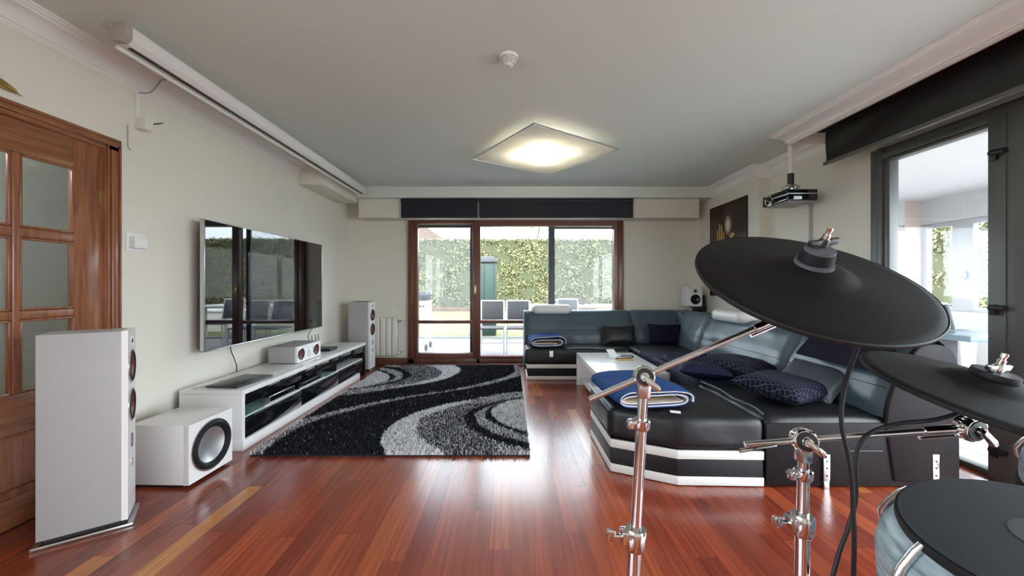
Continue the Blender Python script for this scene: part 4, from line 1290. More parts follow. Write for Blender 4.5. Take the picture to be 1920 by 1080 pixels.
RC = (-0.84, 4.155)
RW_, RL = 0.985, 1.475
t = thing('rug', 'black shaggy rug with sweeping white curves on the wood floor', 'rug', (RC[0], RC[1], 0))
nx, ny = 132, 198
g = G()
g.v = [(-RW_ + 2 * RW_ * i / nx, -RL + 2 * RL * j / ny, 0.012) for j in range(ny + 1) for i in range(nx + 1)]
for j in range(ny):
    for i in range(nx):
        g.f.append((j * (nx + 1) + i, j * (nx + 1) + i + 1, (j + 1) * (nx + 1) + i + 1, (j + 1) * (nx + 1) + i))
        c = rug_class(-RW_ + 2 * RW_ * (i + .5) / nx, -RL + 2 * RL * (j + .5) / ny)
        g.mi.append({'black': 0, 'white': 1, 'light': 2, 'dark': 2 if random.random() < .4 else 0}[c])
g.build('woven_base', ['rug_black', 'rug_white', 'rug_grey'], t, world=False, smooth=False)
G().box(-RW_, RW_, -RL, RL, 0.0, 0.0115).build('backing', 'rug_black', t, world=False)
g = G()
NT = 120000
ps = rng.uniform(-RW_, RW_, NT)
pt = rng.uniform(-RL, RL, NT)
for a, b in zip(ps.tolist(), pt.tolist()):
    c = pick(rug_class(a, b))
    an = random.uniform(0, 2 * PI)
    lean = random.uniform(0.003, 0.016)
    L_ = random.uniform(0.018, 0.028)
    w_ = random.uniform(0.0022, 0.004)
    ca, sa = math.cos(an), math.sin(an)
    k = len(g.v)
    g.v += [(a - sa * w_, b + ca * w_, 0.010), (a + sa * w_, b - ca * w_, 0.010), (a + ca * lean + sa * w_ * .6, b + sa * lean - ca * w_ * .6, 0.010 + L_), (a + ca * lean - sa * w_ * .6, b + sa * lean + ca * w_ * .6, 0.010 + L_)]
    g.f.append((k, k + 1, k + 2, k + 3))
    g.mi.append(c)
o = g.build('pile', ['rug_black', 'rug_white', 'rug_grey'], t, world=False, smooth=False)
o['kind'] = 'stuff'

# ------------------------------------------------------------------ sectional sofa
t = thing('sectional_sofa', 'large black leather sectional sofa with white base bands around the white coffee table', 'sofa', (1.7, 4.0, 0))
sofa = t
CH = [(0.65, 3.06), (0.65, 2.46), (1.01, 2.285), (1.52, 2.27), (1.52, 3.06)]


def grow(poly, d):
    c = Vector((sum(p[0] for p in poly) / len(poly), sum(p[1] for p in poly) / len(poly)))
    return [tuple(Vector(p) + (Vector(p) - c).normalized() * d) for p in poly]


G().prism(grow(CH, -0.006), 0.0, 0.22, 'Z', 0.003).build('base', 'leather_black', t)
for z0, z1 in ((0.004, 0.057), (0.160, 0.214)):
    G().prism(CH, z0, z1, 'Z', 0.006, 2).build('trim_band', 'leather_white', t)


def soft(poly, z0, z1, bev, amp, sc, name, m, crown=0.0):
    """padded block: bevelled outline, subdivided and gently rumpled"""
    b = bmesh.new()
    lo = [b.verts.new((x, y, z0)) for x, y in poly]
    hi = [b.verts.new((x, y, z1)) for x, y in poly]
    n = len(poly)
    b.faces.new(lo[::-1])
    b.faces.new(hi)
    for i in range(n):
        b.faces.new((lo[i], lo[(i + 1) % n], hi[(i + 1) % n], hi[i]))
    bmesh.ops.bevel(b, geom=list(b.edges), offset=bev, segments=4, profile=0.5, affect='EDGES')
    bmesh.ops.triangulate(b, faces=[f for f in b.faces if len(f.verts) > 4])
    for _ in range(6):
        ed = [e for e in b.edges if e.calc_length() > 0.075]
        if not ed:
            break
        bmesh.ops.subdivide_edges(b, edges=ed, cuts=1)
        bmesh.ops.triangulate(b, faces=[f for f in b.faces if len(f.verts) > 4])
    b.normal_update()
    cx = sum(p[0] for p in poly) / n
    cy = sum(p[1] for p in poly) / n
    R = max(math.hypot(p[0] - cx, p[1] - cy) for p in poly)
    for v in b.verts:
        q = v.co * sc
        v.co += v.normal * amp * noise.noise(q)
        if v.co.z > (z0 + z1) / 2:
            v.co.z += crown * max(0, 1 - ((v.co.x - cx) ** 2 + (v.co.y - cy) ** 2) / R ** 2)
    g = G()
    g.bm(b)
    return g.build(name, m, t, angle=60)


soft(grow(CH, 0.012), 0.214, 0.405, 0.05, 0.010, 5, 'chaise_cushion', 'leather_seat', 0.02)
# right-hand section
G().box(1.53, 2.67, 2.275, 5.68, 0.012, 0.30, 0.006).build('base', 'leather_black', t)
for z0, z1 in ((0.012, 0.057), (0.160, 0.214)):
    G().box(1.515, 1.56, 3.07, 4.86, z0, z1, 0.004).build('trim_band', 'leather_white', t)
soft([(1.525, 2.27), (2.36, 2.27), (2.36, 3.12), (1.525, 3.12)], 0.214, 0.41, 0.045, 0.010, 5, 'seat_cushion', 'leather_seat', 0.012)
soft([(1.55, 3.125), (2.36, 3.125), (2.36, 4.55), (1.55, 4.55)], 0.214, 0.425, 0.045, 0.012, 5, 'seat_cushion', 'navy_sheet', 0.012)
soft([(1.55, 4.555), (2.36, 4.555), (2.36, 5.35), (1.55, 5.35)], 0.214, 0.41, 0.04, 0.008, 5, 'seat_cushion', 'leather_seat', 0.01)
# back section
G().box(0.235, 1.53, 4.862, 5.68, 0.0, 0.22, 0.004).build('base', 'leather_black', t)
for z0, z1 in ((0.004, 0.05), (0.150, 0.200)):
    G().box(0.222, 1.53, 4.85, 5.68, z0, z1, 0.006).build('trim_band', 'leather_white', t)
soft([(0.20, 4.835), (1.55, 4.835), (1.55, 5.35), (0.20, 5.35)], 0.20, 0.40, 0.045, 0.010, 5, 'seat_cushion', 'leather_seat', 0.01)
tagm = G().box(0.51, 0.555, 4.828, 4.836, 0.30, 0.375, 0.002).build('care_tag', 'paper', t)

BP = [(0.0, 0.36), (0.015, 0.50), (0.055, 0.62), (0.12, 0.735), (0.185, 0.825), (0.25, 0.852), (0.35, 0.845), (0.42, 0.78), (0.44, 0.60), (0.44, 0.04), (0.05, 0.04)]


def backrest(c0, c1, axis, off, m, name='backrest_cushion', amp=0.012):
    """padded back: profile swept along the seat, pinched at both ends, lightly creased"""
    prof = smooth2(BP[:9], 3) + BP[9:]
    n = len(prof)
    ns = max(8, int((c1 - c0) / 0.05))
    v = []
    for j in range(ns + 1):
        q = j / ns
        c = c0 + (c1 - c0) * q
        e = min(q, 1 - q) * (c1 - c0)
        pinch = 0.03 * max(0, 1 - e / 0.05) ** 2
        for i, (a, z) in enumerate(prof):
            cx = 0.25
            a2, z2 = a, z
            if z > 0.3:
                a2 = a + (pinch if a < cx else -pinch * 0.3)
                z2 = z - (pinch * 0.6 if z > 0.7 else 0)
                k = noise.noise(Vector((c * 3.0, z * 9.0, 1.7))) * amp + noise.noise(Vector((c * 9, z * 3, 5.1))) * amp * 0.5
                if a < cx:
                    a2 += k
                for zs in (0.585, 0.715):
                    if a < cx and abs(z - zs) < 0.03:
                        a2 += 0.008 * (1 - abs(z - zs) / 0.03)
            v.append((c, off + a2, z2) if axis == 'X' else (off + a2, c, z2))
    f = [(j * n + i, j * n + (i + 1) % n, (j + 1) * n + (i + 1) % n, (j + 1) * n + i) for j in range(ns) for i in range(n)]
    f += [tuple(range(n)), tuple(ns * n + i for i in range(n - 1, -1, -1))]
    cush = G().raw(v, f).build(name, m, t, angle=50)
    g = G()
    for zs in (0.585, 0.715):
        a = np.interp(zs, [p[1] for p in prof[:13]], [p[0] for p in prof[:13]])
        pts = []
        for j in range(ns + 1):
            c = c0 + 0.02 + (c1 - c0 - 0.04) * j / ns
            k = noise.noise(Vector((c * 3.0, zs * 9.0, 1.7))) * amp + noise.noise(Vector((c * 9, zs * 3, 5.1))) * amp * 0.5
            pts.append((c, off + a + k + 0.006, zs) if axis == 'X' else (off + a + k + 0.006, c, zs))
        g.tube(pts, 0.0022, 5)
    g.build('seam', 'leather_black', cush)
    return cush


OFFX, OFFY = 2.225, 5.235
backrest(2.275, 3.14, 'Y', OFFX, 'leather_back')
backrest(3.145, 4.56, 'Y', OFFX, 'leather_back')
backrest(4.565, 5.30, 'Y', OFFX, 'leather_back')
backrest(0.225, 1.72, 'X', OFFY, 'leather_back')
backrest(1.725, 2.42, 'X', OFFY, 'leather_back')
G().prism([(a + OFFX, z) for a, z in smooth2(BP[:9], 3) + BP[9:]], 2.252, 2.285, 'Y', 0.012, 3).build('end_panel', 'leather_brown', t)
G().prism([(a + OFFY, z) for a, z in smooth2(BP[:9], 3) + BP[9:]], 0.205, 0.235, 'X', 0.012, 3).build('end_panel', 'leather_back', t)
soft([(2.36, 5.28), (2.66, 5.28), (2.66, 5.66), (2.36, 5.66)], 0.04, 0.845, 0.04, 0.004, 5, 'corner_back', 'leather_back')
G().box(1.525, 2.66, 2.262, 2.275, 0.012, 0.385, 0.004).build('end_cover', 'leather_brown', t)
g = G()
for k in range(14):
    g.tube([(2.02 + k * 0.014, 2.259, 0.222), (2.028 + k * 0.014, 2.259, 0.222)], 0.0016, 5)
for k in range(16):
    g.tube([(2.28 + k * 0.014, 2.259, 0.282), (2.288 + k * 0.014, 2.259, 0.282)], 0.0016, 5)
g.build('stitching', 'shaded_side_and_grey', t)
for x in (1.873, 2.518):
    bk = G().box(x - 0.020, x + 0.020, 2.248, 2.262, 0.045, 0.205, 0.003).box(x - .016, x + .016, 2.25, 2.275, 0.0, 0.045, 0.002).build('steel_foot_bracket', 'steel', t)
    for z in (0.08, 0.125, 0.165):
        G().tube([(x, 2.250, z), (x, 2.2455, z)], 0.005, 10).build('screw', 'black', bk)
G().tube(spline([(1.53, 2.30, 0.428), (1.54, 2.42, 0.438), (1.525, 2.6, 0.436), (1.545, 2.8, 0.44), (1.535, 3.05, 0.436)], 6), 0.006, 8).build('piping', 'leather_back', t)
G().tube(spline([(0.648, 2.47, 0.40), (0.636, 2.6, 0.412), (0.642, 2.8, 0.405), (0.638, 3.05, 0.41)], 6), 0.010, 8).build('piping', 'leather_back', t)
tagm = G().box(0, 0.06, 0, 0.045, 0, 0.002, mx=Matrix.Translation((0.985, 2.335, 0.424)) @ Matrix.Rotation(-0.35, 4, 'Z')).build('care_tag', 'paper', t)


def bolster(label, x, y, z, rz, L_, dx, dz):
    t2 = thing('headrest_pillow', label, 'pillow', (x, y, z), rz, 'white headrest pillows')
    n = 20
    v, f = [], []
    for j in range(13):
        q = -1 + 2 * j / 12
        e = max(0.0, abs(q) - 0.86) / 0.14
        k = math.sqrt(max(0.0, 1 - 0.75 * e * e))
        for i in range(n):
            a = 2 * PI * i / n
            sx, sz = math.cos(a), math.sin(a)
            v.append((q * L_ / 2, dx * abs(sx) ** 0.7 * math.copysign(1, sx) * k, dz * abs(sz) ** 0.7 * math.copysign(1, sz) * k + dz))
    for j in range(12):
        for i in range(n):
            f.append((j * n + i, j * n + (i + 1) % n, (j + 1) * n + (i + 1) % n, (j + 1) * n + i))
    f += [tuple(range(n)), tuple(12 * n + i for i in range(n))]
    G().raw(v, f).build('pillow_cover', 'leather_white', t2, world=False, angle=60)
    G().tube([(-L_ / 2 + .01, -dx * .0, dz * 2 - 0.001), (L_ / 2 - .01, 0, dz * 2 - 0.001)], 0.003, 6).build('seam', 'leather_white', t2, world=False)
    return t2


bolster('white headrest pillow on the sofa back in front of the garden window', 0.60, 5.44, 0.80, 0, 0.56, 0.10, 0.068)
bolster('white headrest pillow on the right-hand sofa back behind the large cymbal pad', 2.46, 4.14, 0.80, PI / 2, 0.60, 0.13, 0.07)
bolster('white headrest pillow at the near end of the right-hand sofa back', 2.50, 2.72, 0.815, PI / 2, 0.36, 0.09, 0.04)


def pillow(name, label, cat, loc, rot, w_, d_, h_, m, group=None, amp=0.012, seed=0, edge=True):
    t2 = thing(name, label, cat, loc, 0, group)
    mx = Matrix.Rotation(rot[2], 4, 'Z') @ Matrix.Rotation(rot[1], 4, 'Y') @ Matrix.Rotation(rot[0], 4, 'X')
    n = 22

    def fn(sgn):
        def f(u, v):
            a, b = 2 * u - 1, 2 * v - 1
            x = a * w_ / 2 * (1 - 0.07 * (1 - b * b) * a * a)
            y = b * d_ / 2 * (1 - 0.07 * (1 - a * a) * b * b)
            k = (max(0, 1 - a ** 4) * max(0, 1 - b ** 4)) ** 0.62
            z = sgn * h_ / 2 * k + noise.noise(Vector((x * 7 + seed, y * 7, sgn))) * amp * k
            return mx @ Vector((x, y, z))
        return f
    g = G().grid(fn(1), n, n).grid(fn(-1), n, n)
    g.build('cover', m, t2, world=False, angle=70)
    if edge:
        ring = []
        for k in range(4 * n + 1):
            q, r = divmod(k % (4 * n), n)
            u, v = [(r / n, 0), (1, r / n), (1 - r / n, 1), (0, 1 - r / n)][q]
            ring.append(fn(1)(u, v))
        G().tube(ring, 0.004, 6).build('edge_seam', m, t2, world=False)
    return t2


pillow('cushion', 'navy lattice-patterned cushion nearest the viewer on the right-hand seat', 'cushion', (1.90, 2.66, 0.50), (0.10, 0.02, 0.5), 0.50, 0.44, 0.15, 'lattice', 'navy cushions on the sofa', seed=1)
pillow('cushion', 'navy lattice-patterned cushion farther back beside the plain navy one', 'cushion', (1.98, 3.30, 0.515), (0.06, 0.06, 0.45), 0.50, 0.44, 0.15, 'lattice', 'navy cushions on the sofa', seed=4)
pillow('cushion', 'plain navy cushion lying at the seat edge by the patterned cushion', 'cushion', (1.66, 3.27, 0.488), (0.02, 0.05, -0.3), 0.42, 0.36, 0.11, 'navy_sheet', 'navy cushions on the sofa', 0.02, seed=7)
pillow('cushion', 'grey-blue satin cushion leaning on the right-hand sofa back below the navy towel', 'cushion', (2.165, 2.74, 0.525), (0.12, -0.62, 0.25), 0.32, 0.42, 0.13, 'grey_satin', None, 0.02, seed=9)
pillow('cushion', 'dark cushion leaning on the middle of the end sofa back', 'cushion', (1.49, 5.17, 0.535), (1.25, 0, 0.03), 0.44, 0.26, 0.10, 'leather_seat', 'dark cushions on the end sofa', seed=11)
pillow('cushion', 'dark cushion in the far corner of the sofa', 'cushion', (2.10, 5.12, 0.55), (1.22, 0, -0.10), 0.46, 0.28, 0.12, 'navy_dark', 'dark cushions on the end sofa', seed=13)


def folded(name, label, cat, loc, rz, wid, hgt, length, m_out, m_in, turns=2.1, th=0.007, seed=0, sag=0.0):
    """blanket rolled and folded flat: two-layer spiral swept along its length"""
    t2 = thing(name, label, cat, loc, rz)
    N_ = int(turns * 44)
    path = []
    for i in range(N_ + 1):
        q = i / N_
        th_ = -0.35 + q * turns * 2 * PI
        a = wid / 2 * (1 - 0.24 * q)
        b = hgt / 2 * (1 - 0.78 * q)
        c, s = math.cos(th_), math.sin(th_)
        x = a * math.copysign(abs(c) ** 0.45, c) - 0.02 * q
        z = b * math.copysign(abs(s) ** 0.8, s) + hgt / 2 - 0.012 * q
        path.append(Vector((x, z)))
    nor = []
    for i in range(N_ + 1):
        d_ = path[min(i + 1, N_)] - path[max(i - 1, 0)]
        nor.append(Vector((d_.y, -d_.x)).normalized() if d_.length > 1e-9 else Vector((0, 1)))
    nv = 16

    def layer(o0, o1):
        rings = []
        for j in range(nv + 1):
            y = -length / 2 + length * j / nv
            e = min(j, nv - j) / nv
            r0, r1 = [], []
            for i in range(N_ + 1):
                p = path[i]
                wob = noise.noise(Vector((p.x * 5 + seed, y * 5, i / 44))) * 0.012
                yy = y + noise.noise(Vector((p.x * 6, i / 40, seed + 3))) * 0.02
                k = 1.0 + 0.05 * noise.noise(Vector((y * 4, seed, i / 60)))
                for oo, rr in ((o0, r0), (o1, r1)):
                    x = (p.x + nor[i].x * oo) * k
                    z = (p.y + nor[i].y * oo)
                    z = max(0.002 + oo * 0.2, z + wob * (0.3 + z / hgt)) - sag * max(0, -x / wid - .25) * z * 2
                    rr.append((x, yy, z))
            rings.append((r0, r1))
        v = []
        for r0, r1 in rings:
            v += r0 + r1
        m = 2 * (N_ + 1)
        f = []
        for j in range(nv):
            for i in range(N_):
                a, b = j * m + i, (j + 1) * m + i
                f.append((a, a + 1, b + 1, b))
                a, b = a + N_ + 1, b + N_ + 1
                f.append((b, b + 1, a + 1, a))
            f.append((j * m, (j + 1) * m, (j + 1) * m + N_ + 1, j * m + N_ + 1))
            f.append((j * m + N_, j * m + 2 * N_ + 1, (j + 1) * m + 2 * N_ + 1, (j + 1) * m + N_))
        for j in (0, nv):
            for i in range(N_):
                q = (j * m + i, j * m + i + N_ + 1, j * m + i + N_ + 2, j * m + i + 1)
                f.append(q if j == 0 else q[::-1])
        return G().raw(v, f)
    layer(0.0, th).build('fleece', m_out, t2, world=False, angle=60)
    layer(-th * 0.9, -0.0004).build('lining', m_in, t2, world=False, angle=60)
    return t2


folded('folded_blanket', 'blue fleece blanket folded with cream lining on the near end of the chaise', 'blanket', (0.895, 2.665, 0.432), 0.10, 0.50, 0.115, 0.56, 'blue_fleece', 'cream_fleece', seed=2)
folded('folded_blanket', 'blue fleece blanket folded with cream lining on the far left end of the sofa', 'blanket', (0.49, 5.02, 0.412), 0.05, 0.46, 0.15, 0.32, 'blue_fleece', 'cream_fleece', turns=1.9, th=0.009, seed=8)

# navy sheet, crumpled
t2 = thing('crumpled_sheet', 'navy cotton sheet crumpled on the seat beside the coffee table', 'sheet', (1.75, 3.75, 0.43))


def crump(u, v):
    x = -0.17 + 0.45 * u
    y = -0.42 + 0.72 * v
    e = min(u, 1 - u, v, 1 - v) * 5
    z = 0.022 + min(1, e) * (0.035 + 0.055 * noise.noise(Vector((x * 8, y * 7, 2))) + 0.03 * noise.noise(Vector((x * 18, y * 12, 6))))
    return (x + 0.03 * noise.noise(Vector((y * 7, x, 1))), y + 0.03 * noise.noise(Vector((x * 9, y, 4))), max(z, 0.012))


G().grid(crump, 50, 60).build('cloth', 'navy_sheet', t2, world=False, angle=80)

# navy towel over the sofa back
t2 = thing('towel', 'dark navy towel draped over the right-hand sofa back under the large cymbal pad', 'towel', (2.42, 2.62, 0.85))
TP = smooth2([(2.235, .655), (2.262, .69), (2.315, .745), (2.375, .815), (2.41, .855), (2.475, .882), (2.57, .878), (2.65, .82), (2.685, .70), (2.688, .55)], 3)


def drape(lift, v0, y0, y1):
    n = len(TP)

    def f(u, v):
        q = v0 + (1 - v0) * v
        i = min(q * (n - 1), n - 1.001)
        k = int(i)
        fr = i - k
        a = TP[k][0] * (1 - fr) + TP[k + 1][0] * fr
        z = TP[k][1] * (1 - fr) + TP[k + 1][1] * fr
        y = y0 + (y1 - y0) * u
        w2 = noise.noise(Vector((y * 7, q * 4, lift * 50))) * 0.008
        return (a - (lift + w2) * (1 if q < .45 else 0.3), y, z + (lift + w2) * (0.6 if q < .7 else 0))
    return f


for lift, v0, y0, y1 in ((0.026, 0.02, 2.30, 2.93), (0.042, 0.0, 2.33, 2.91)):
    g = G().grid(drape(lift, v0, y0, y1), 34, 34).grid(drape(lift + 0.007, v0, y0, y1), 34, 34)
    g.build('towel_layer', 'navy_dark', t2, angle=70)

# ------------------------------------------------------------------ coffee table
t = thing('coffee_table', 'low white coffee table between the sofa wings', 'table', (1.16, 4.1, 0))
G().box(0.82, 1.495, 3.55, 4.66, 0.325, 0.385, 0.003).build('table_top', 'white', t)
G().box(0.82, 1.495, 4.62, 4.66, 0.0, 0.325, 0.002).build('end_panel', 'white', t)
G().box(0.82, 1.495, 3.55, 3.59, 0.0, 0.325, 0.002).build('end_panel', 'white', t)
G().box(0.86, 1.46, 3.60, 4.61, 0.06, 0.09, 0.003).build('lower_shelf', 'white', t)
G().box(0.98, 0.984, 3.56, 4.65, 0.3845, 0.3854).build('groove', 'shaded_side_and_grey', t)


def remote(label, x, y, rz, m, L_=0.17, nb=6):
    t2 = thing('remote_control', label, 'remote control', (x, y, 0.386), rz, 'remote controls on the coffee table')
    G().box(-L_ / 2, L_ / 2, -0.022, 0.022, 0, 0.018, 0.006).build('body', m, t2, world=False)
    g = G()
    for i in range(nb):
        for j in (-1, 0, 1):
            x0 = -L_ / 2 + 0.02 + i * (L_ - 0.04) / nb
            g.box(x0, x0 + 0.01, j * 0.012 - 0.004, j * 0.012 + 0.004, 0.017, 0.0205, 0.001)
    g.build('keypad', 'rubber' if m != 'black' else 'shaded_side_and_grey', t2, world=False)


remote('black remote control lying nearest the table edge beside the white box', 1.27, 4.24, 0.25, 'black')
remote('silver remote control between the two black remotes', 1.29, 4.30, 0.15, 'steel')
remote('black remote control lying farthest right on the coffee table', 1.33, 4.36, -0.1, 'black')
t2 = thing('small_box', 'small open white box beside the remote controls', 'box', (1.20, 4.33, 0.386), 0.3)
G().box(-0.05, 0.05, -0.04, 0.04, 0, 0.03, 0.003).build('tray', 'paper', t2, world=False)
G().box(-0.05, 0.05, -0.003, 0.003, 0, 0.08, 0.002, mx=Matrix.Translation((0, 0.045, 0.028)) @ Matrix.Rotation(-0.9, 4, 'X')).build('lid', 'paper', t2, world=False)
t2 = thing('lighter', 'flat amber plastic case under the nearest remote control', 'case', (1.27, 4.185, 0.386), 0.1)
G().box(-0.09, 0.09, -0.014, 0.014, 0, 0.012, 0.003).build('case', 'yellow', t2, world=False)


# ------------------------------------------------------------------ drum kit
def cymbal(label, c, n, r, hub):
    n = Vector(n).normalized()
    t2 = thing('cymbal_pad', label, 'cymbal', c, 0, 'black cymbal pads')
    mx = frame_mx(c, n)
    prof = [(0.012, -0.006), (r - 0.004, -0.007), (r, -0.004), (r + 0.001, 0.0), (r - 0.002, 0.003), (r * 0.93, 0.0055), (r * 0.915, 0.0058), (r * 0.6, 0.0125), (r * 0.42, 0.0165),
            (r * 0.37, 0.0185), (r * 0.30, 0.026), (r * 0.22, 0.031), (r * 0.12, 0.033), (0.012, 0.0335)]
    G().lathe(prof, 96, mx=mx).build('pad', 'cymbal', t2)
    G().lathe([(r + 0.0005, -0.006), (r + 0.002, -0.003), (r + 0.002, 0.001), (r + 0.0003, 0.003)], 96, mx=mx, cap=False).build('edge_ring', 'rubber', t2)
    z0 = 0.0325
    if hub == 1:
        G().lathe([(0.031, z0), (0.031, z0 + 0.006), (0.012, z0 + 0.007)], 32, mx=mx).build('felt_washer', 'sling', t2)
        G().lathe([(0.026, z0 + 0.006), (0.027, z0 + 0.012), (0.026, z0 + 0.026)], 32, mx=mx).build('rubber_stopper', 'rubber', t2)
        G().lathe([(0.024, z0 + 0.026), (0.024, z0 + 0.032)], 32, mx=mx).build('felt_washer', 'sling', t2)
        top, wm, rm = z0 + 0.036, 'black', 'chrome'
    else:
        G().lathe([(0.031, z0), (0.032, z0 + 0.003), (0.031, z0 + 0.012)], 40, mx=mx).build('rubber_stopper', 'rubber', t2)
        top, wm, rm = z0 + 0.012, 'chrome', 'chrome'
    g = G().lathe([(0.008, top), (0.0085, top + 0.012), (0.006, top + 0.016)], 20, mx=mx)
    rot = Matrix.Rotation(0.25, 4, 'Z')
    for s in (-1, 1):
        g.prism([(s * 0.004, top + 0.002), (s * 0.012, top + 0.001), (s * 0.031, top + 0.004), (s * 0.033, top + 0.014), (s * 0.012, top + 0.014), (s * 0.004, top + 0.012)], -0.0045, 0.0045, 'Y', 0.002, 2, mx=mx @ rot)
    g.build('wing_nut', wm, t2)
    G().tube([mx @ Vector((0, 0, -0.03)), mx @ Vector((0, 0, top + 0.03))], 0.004, 12).tube([mx @ Vector((0, 0, top + 0.012)), mx @ Vector((0, 0, top + 0.024))], 0.0058, 12).tube([mx @ Vector((0, 0, top + 0.03)), mx @ Vector((0, 0, top + 0.036))], 0.0048, 8).build('threaded_rod', rm, t2)
    return mx


C1, N1 = Vector((0.555, 0.713, 1.211)), Vector((-0.001, -0.52, 0.854)).normalized()
C2, N2 = Vector((0.892, 0.714, 0.999)), Vector((0.127, -0.253, 0.959)).normalized()
cymbal('largest round black cymbal pad tilted on the upper boom arm', C1, N1, 0.19, 1)
cymbal('lower black cymbal pad cut off by the right edge above the drum', C2, N2, 0.178, 2)


def ratchet(parent, c, axis, r, name='tilter'):
    mx = frame_mx(c, axis, (0, 0, 1))
    p_ = G().lathe([(r * 0.9, -0.012), (r, -0.010), (r, -0.002), (r * 0.94, 0.0), (r, 0.002), (r, 0.010), (r * 0.9, 0.013), (r * 0.45, 0.015)], 36, mx=mx).build(name, 'chrome', parent)
    G().lathe([(r * 0.86, 0.011), (r * 0.80, 0.0155), (r * 0.42, 0.0165), (r * 0.40, 0.012)], 36, mx=mx, cap=False).build('friction_disc', 'black', p_)
    g = G()
    for k in range(20):
        a = 2 * PI * k / 20
        g.box(r * 0.93, r * 1.03, -0.001, 0.001, -0.006, 0.006, mx=mx @ Matrix.Rotation(a, 4, 'Z'))
    g.build('ratchet_teeth', 'steel', p_)
    g = G().lathe([(0.008, 0.012), (0.008, 0.024)], 16, mx=mx)
    g.prism([(-0.005, -0.006), (0.005, -0.006), (0.007, 0.028), (0.003, 0.036), (-0.003, 0.036), (-0.007, 0.028)], 0.020, 0.028, 'Z', 0.002, 2, mx=mx @ Matrix.Rotation(2.4, 4, 'Z'))
    g.build('wing_screw', 'chrome', p_)
    return p_


def boom_stand(label, base, top, z_clamp, z_lock, tail, end, nrm, r_up):
    base, top, tail, end = Vector(base), Vector(top), Vector(tail), Vector(end)
    t2 = thing('cymbal_boom_stand', label, 'cymbal stand', base, 0, 'chrome cymbal boom stands')
    ax = (top - base).normalized()
    at = lambda z: base + ax * ((z - base.z) / ax.z)
    rl, ru = 0.0135, 0.0108
    G().tube([at(0.08), at(z_clamp)], rl, 20).build('lower_tube', 'chrome', t2)
    G().tube([at(z_clamp - 0.05), at(z_lock)], ru, 20).build('middle_tube', 'chrome', t2)
    G().tube([at(z_lock - 0.02), top - ax * 0.02], 0.0098, 20).build('upper_tube', 'chrome', t2)

    def collar(z, r, hh, side, sl, name, wing):
        p = at(z)
        m = frame_mx(p, ax, (1, 0, 0))
        cl = G().lathe([(r * .82, -hh), (r, -hh * 0.6), (r * 1.05, hh * 0.8), (r * .95, hh)], 28, mx=m).box(-r * 1.5, 0, -r * 0.62, r * 0.62, -hh * 0.4, hh * 0.8, 0.003, mx=m).build(name, 'chrome', t2)
        if wing:
            G().tube([m @ Vector((-r * 1.3, 0, hh * .2)), m @ Vector((-sl, 0, hh * .2))], 0.0045, 10).prism([(-sl - 0.016, -0.006), (-sl - 0.012, -0.012), (-sl + 0.002, -0.010), (-sl + 0.004, 0.010), (-sl - 0.012, 0.013), (-sl - 0.016, 0.008)], -0.004, 0.004, 'Z', 0.002, 2, mx=m @ Matrix.Translation((0, 0, hh * .2)) @ Matrix.Rotation(PI / 2 * side, 4, 'X')).build('wing_screw', 'chrome', cl)
        else:
            G().box(-r * 1.75, -r * 1.1, -r * .4, r * .4, -hh * 0.9, hh * 0.7, 0.002, mx=m).tube([m @ Vector((-r * 1.45, -r * .7, 0)), m @ Vector((-r * 1.45, r * .7, 0))], 0.004, 10).build('key_bolt', 'steel', cl)

    collar(z_clamp, 0.0205, 0.022, 1, 0.045, 'height_clamp', True)
    collar(z_lock, 0.0165, 0.011, 0, 0.03, 'memory_lock', False)
    G().box(-0.0125, 0.0125, -0.011, 0.011, -0.045, 0.0, 0.004, mx=frame_mx(top, ax)).build('tilter_neck', 'steel', t2)
    ratchet(t2, top, (-0.25, -1, 0.1), r_up)
    arm_d = (end - top).normalized()
    G().tube([tail, top + arm_d * 0.14 if False else end], 0.0060, 14).build('boom_arm', 'steel', t2)
    G().tube([end - arm_d * 0.075, end - arm_d * 0.01], 0.0085, 14).tube([end - arm_d * 0.082 + Vector((0, 0, -0.012)), end - arm_d * 0.01 + Vector((0, 0, -0.012))], 0.004, 10).build('boom_sleeve', 'chrome', t2)
    ratchet(t2, end, Vector((0.1, -1, -0.1)), 0.024, 'cymbal_tilter')
    G().tube([end, end + Vector(nrm) * 0.045], [0.012, 0.008], 14).lathe([(0.018, 0.045), (0.018, 0.052)], 20, mx=frame_mx(end, nrm)).build('cymbal_seat', 'chrome', t2)
    hub = at(0.36)
    for k in range(3):
        a = 0.5 + k * 2 * PI / 3
        foot = Vector((base.x + 0.30 * math.cos(a), base.y + 0.30 * math.sin(a), 0.012))
        lg = G().tube([hub, (hub + foot) / 2 + Vector((0, 0, 0.02)), foot], 0.008, 10).build('leg', 'chrome', t2)
        G().tube([foot + Vector((0, 0, -0.012)), foot + Vector((0, 0, 0.02))], [0.014, 0.011], 12).build('rubber_foot', 'rubber', lg)
        G().tube([at(0.14), (hub + foot) / 2 + Vector((0, 0, 0.02))], 0.005, 8).build('brace', 'chrome', t2)
    G().tube([at(0.33), at(0.39)], 0.021, 20).build('leg_collar', 'chrome', t2)


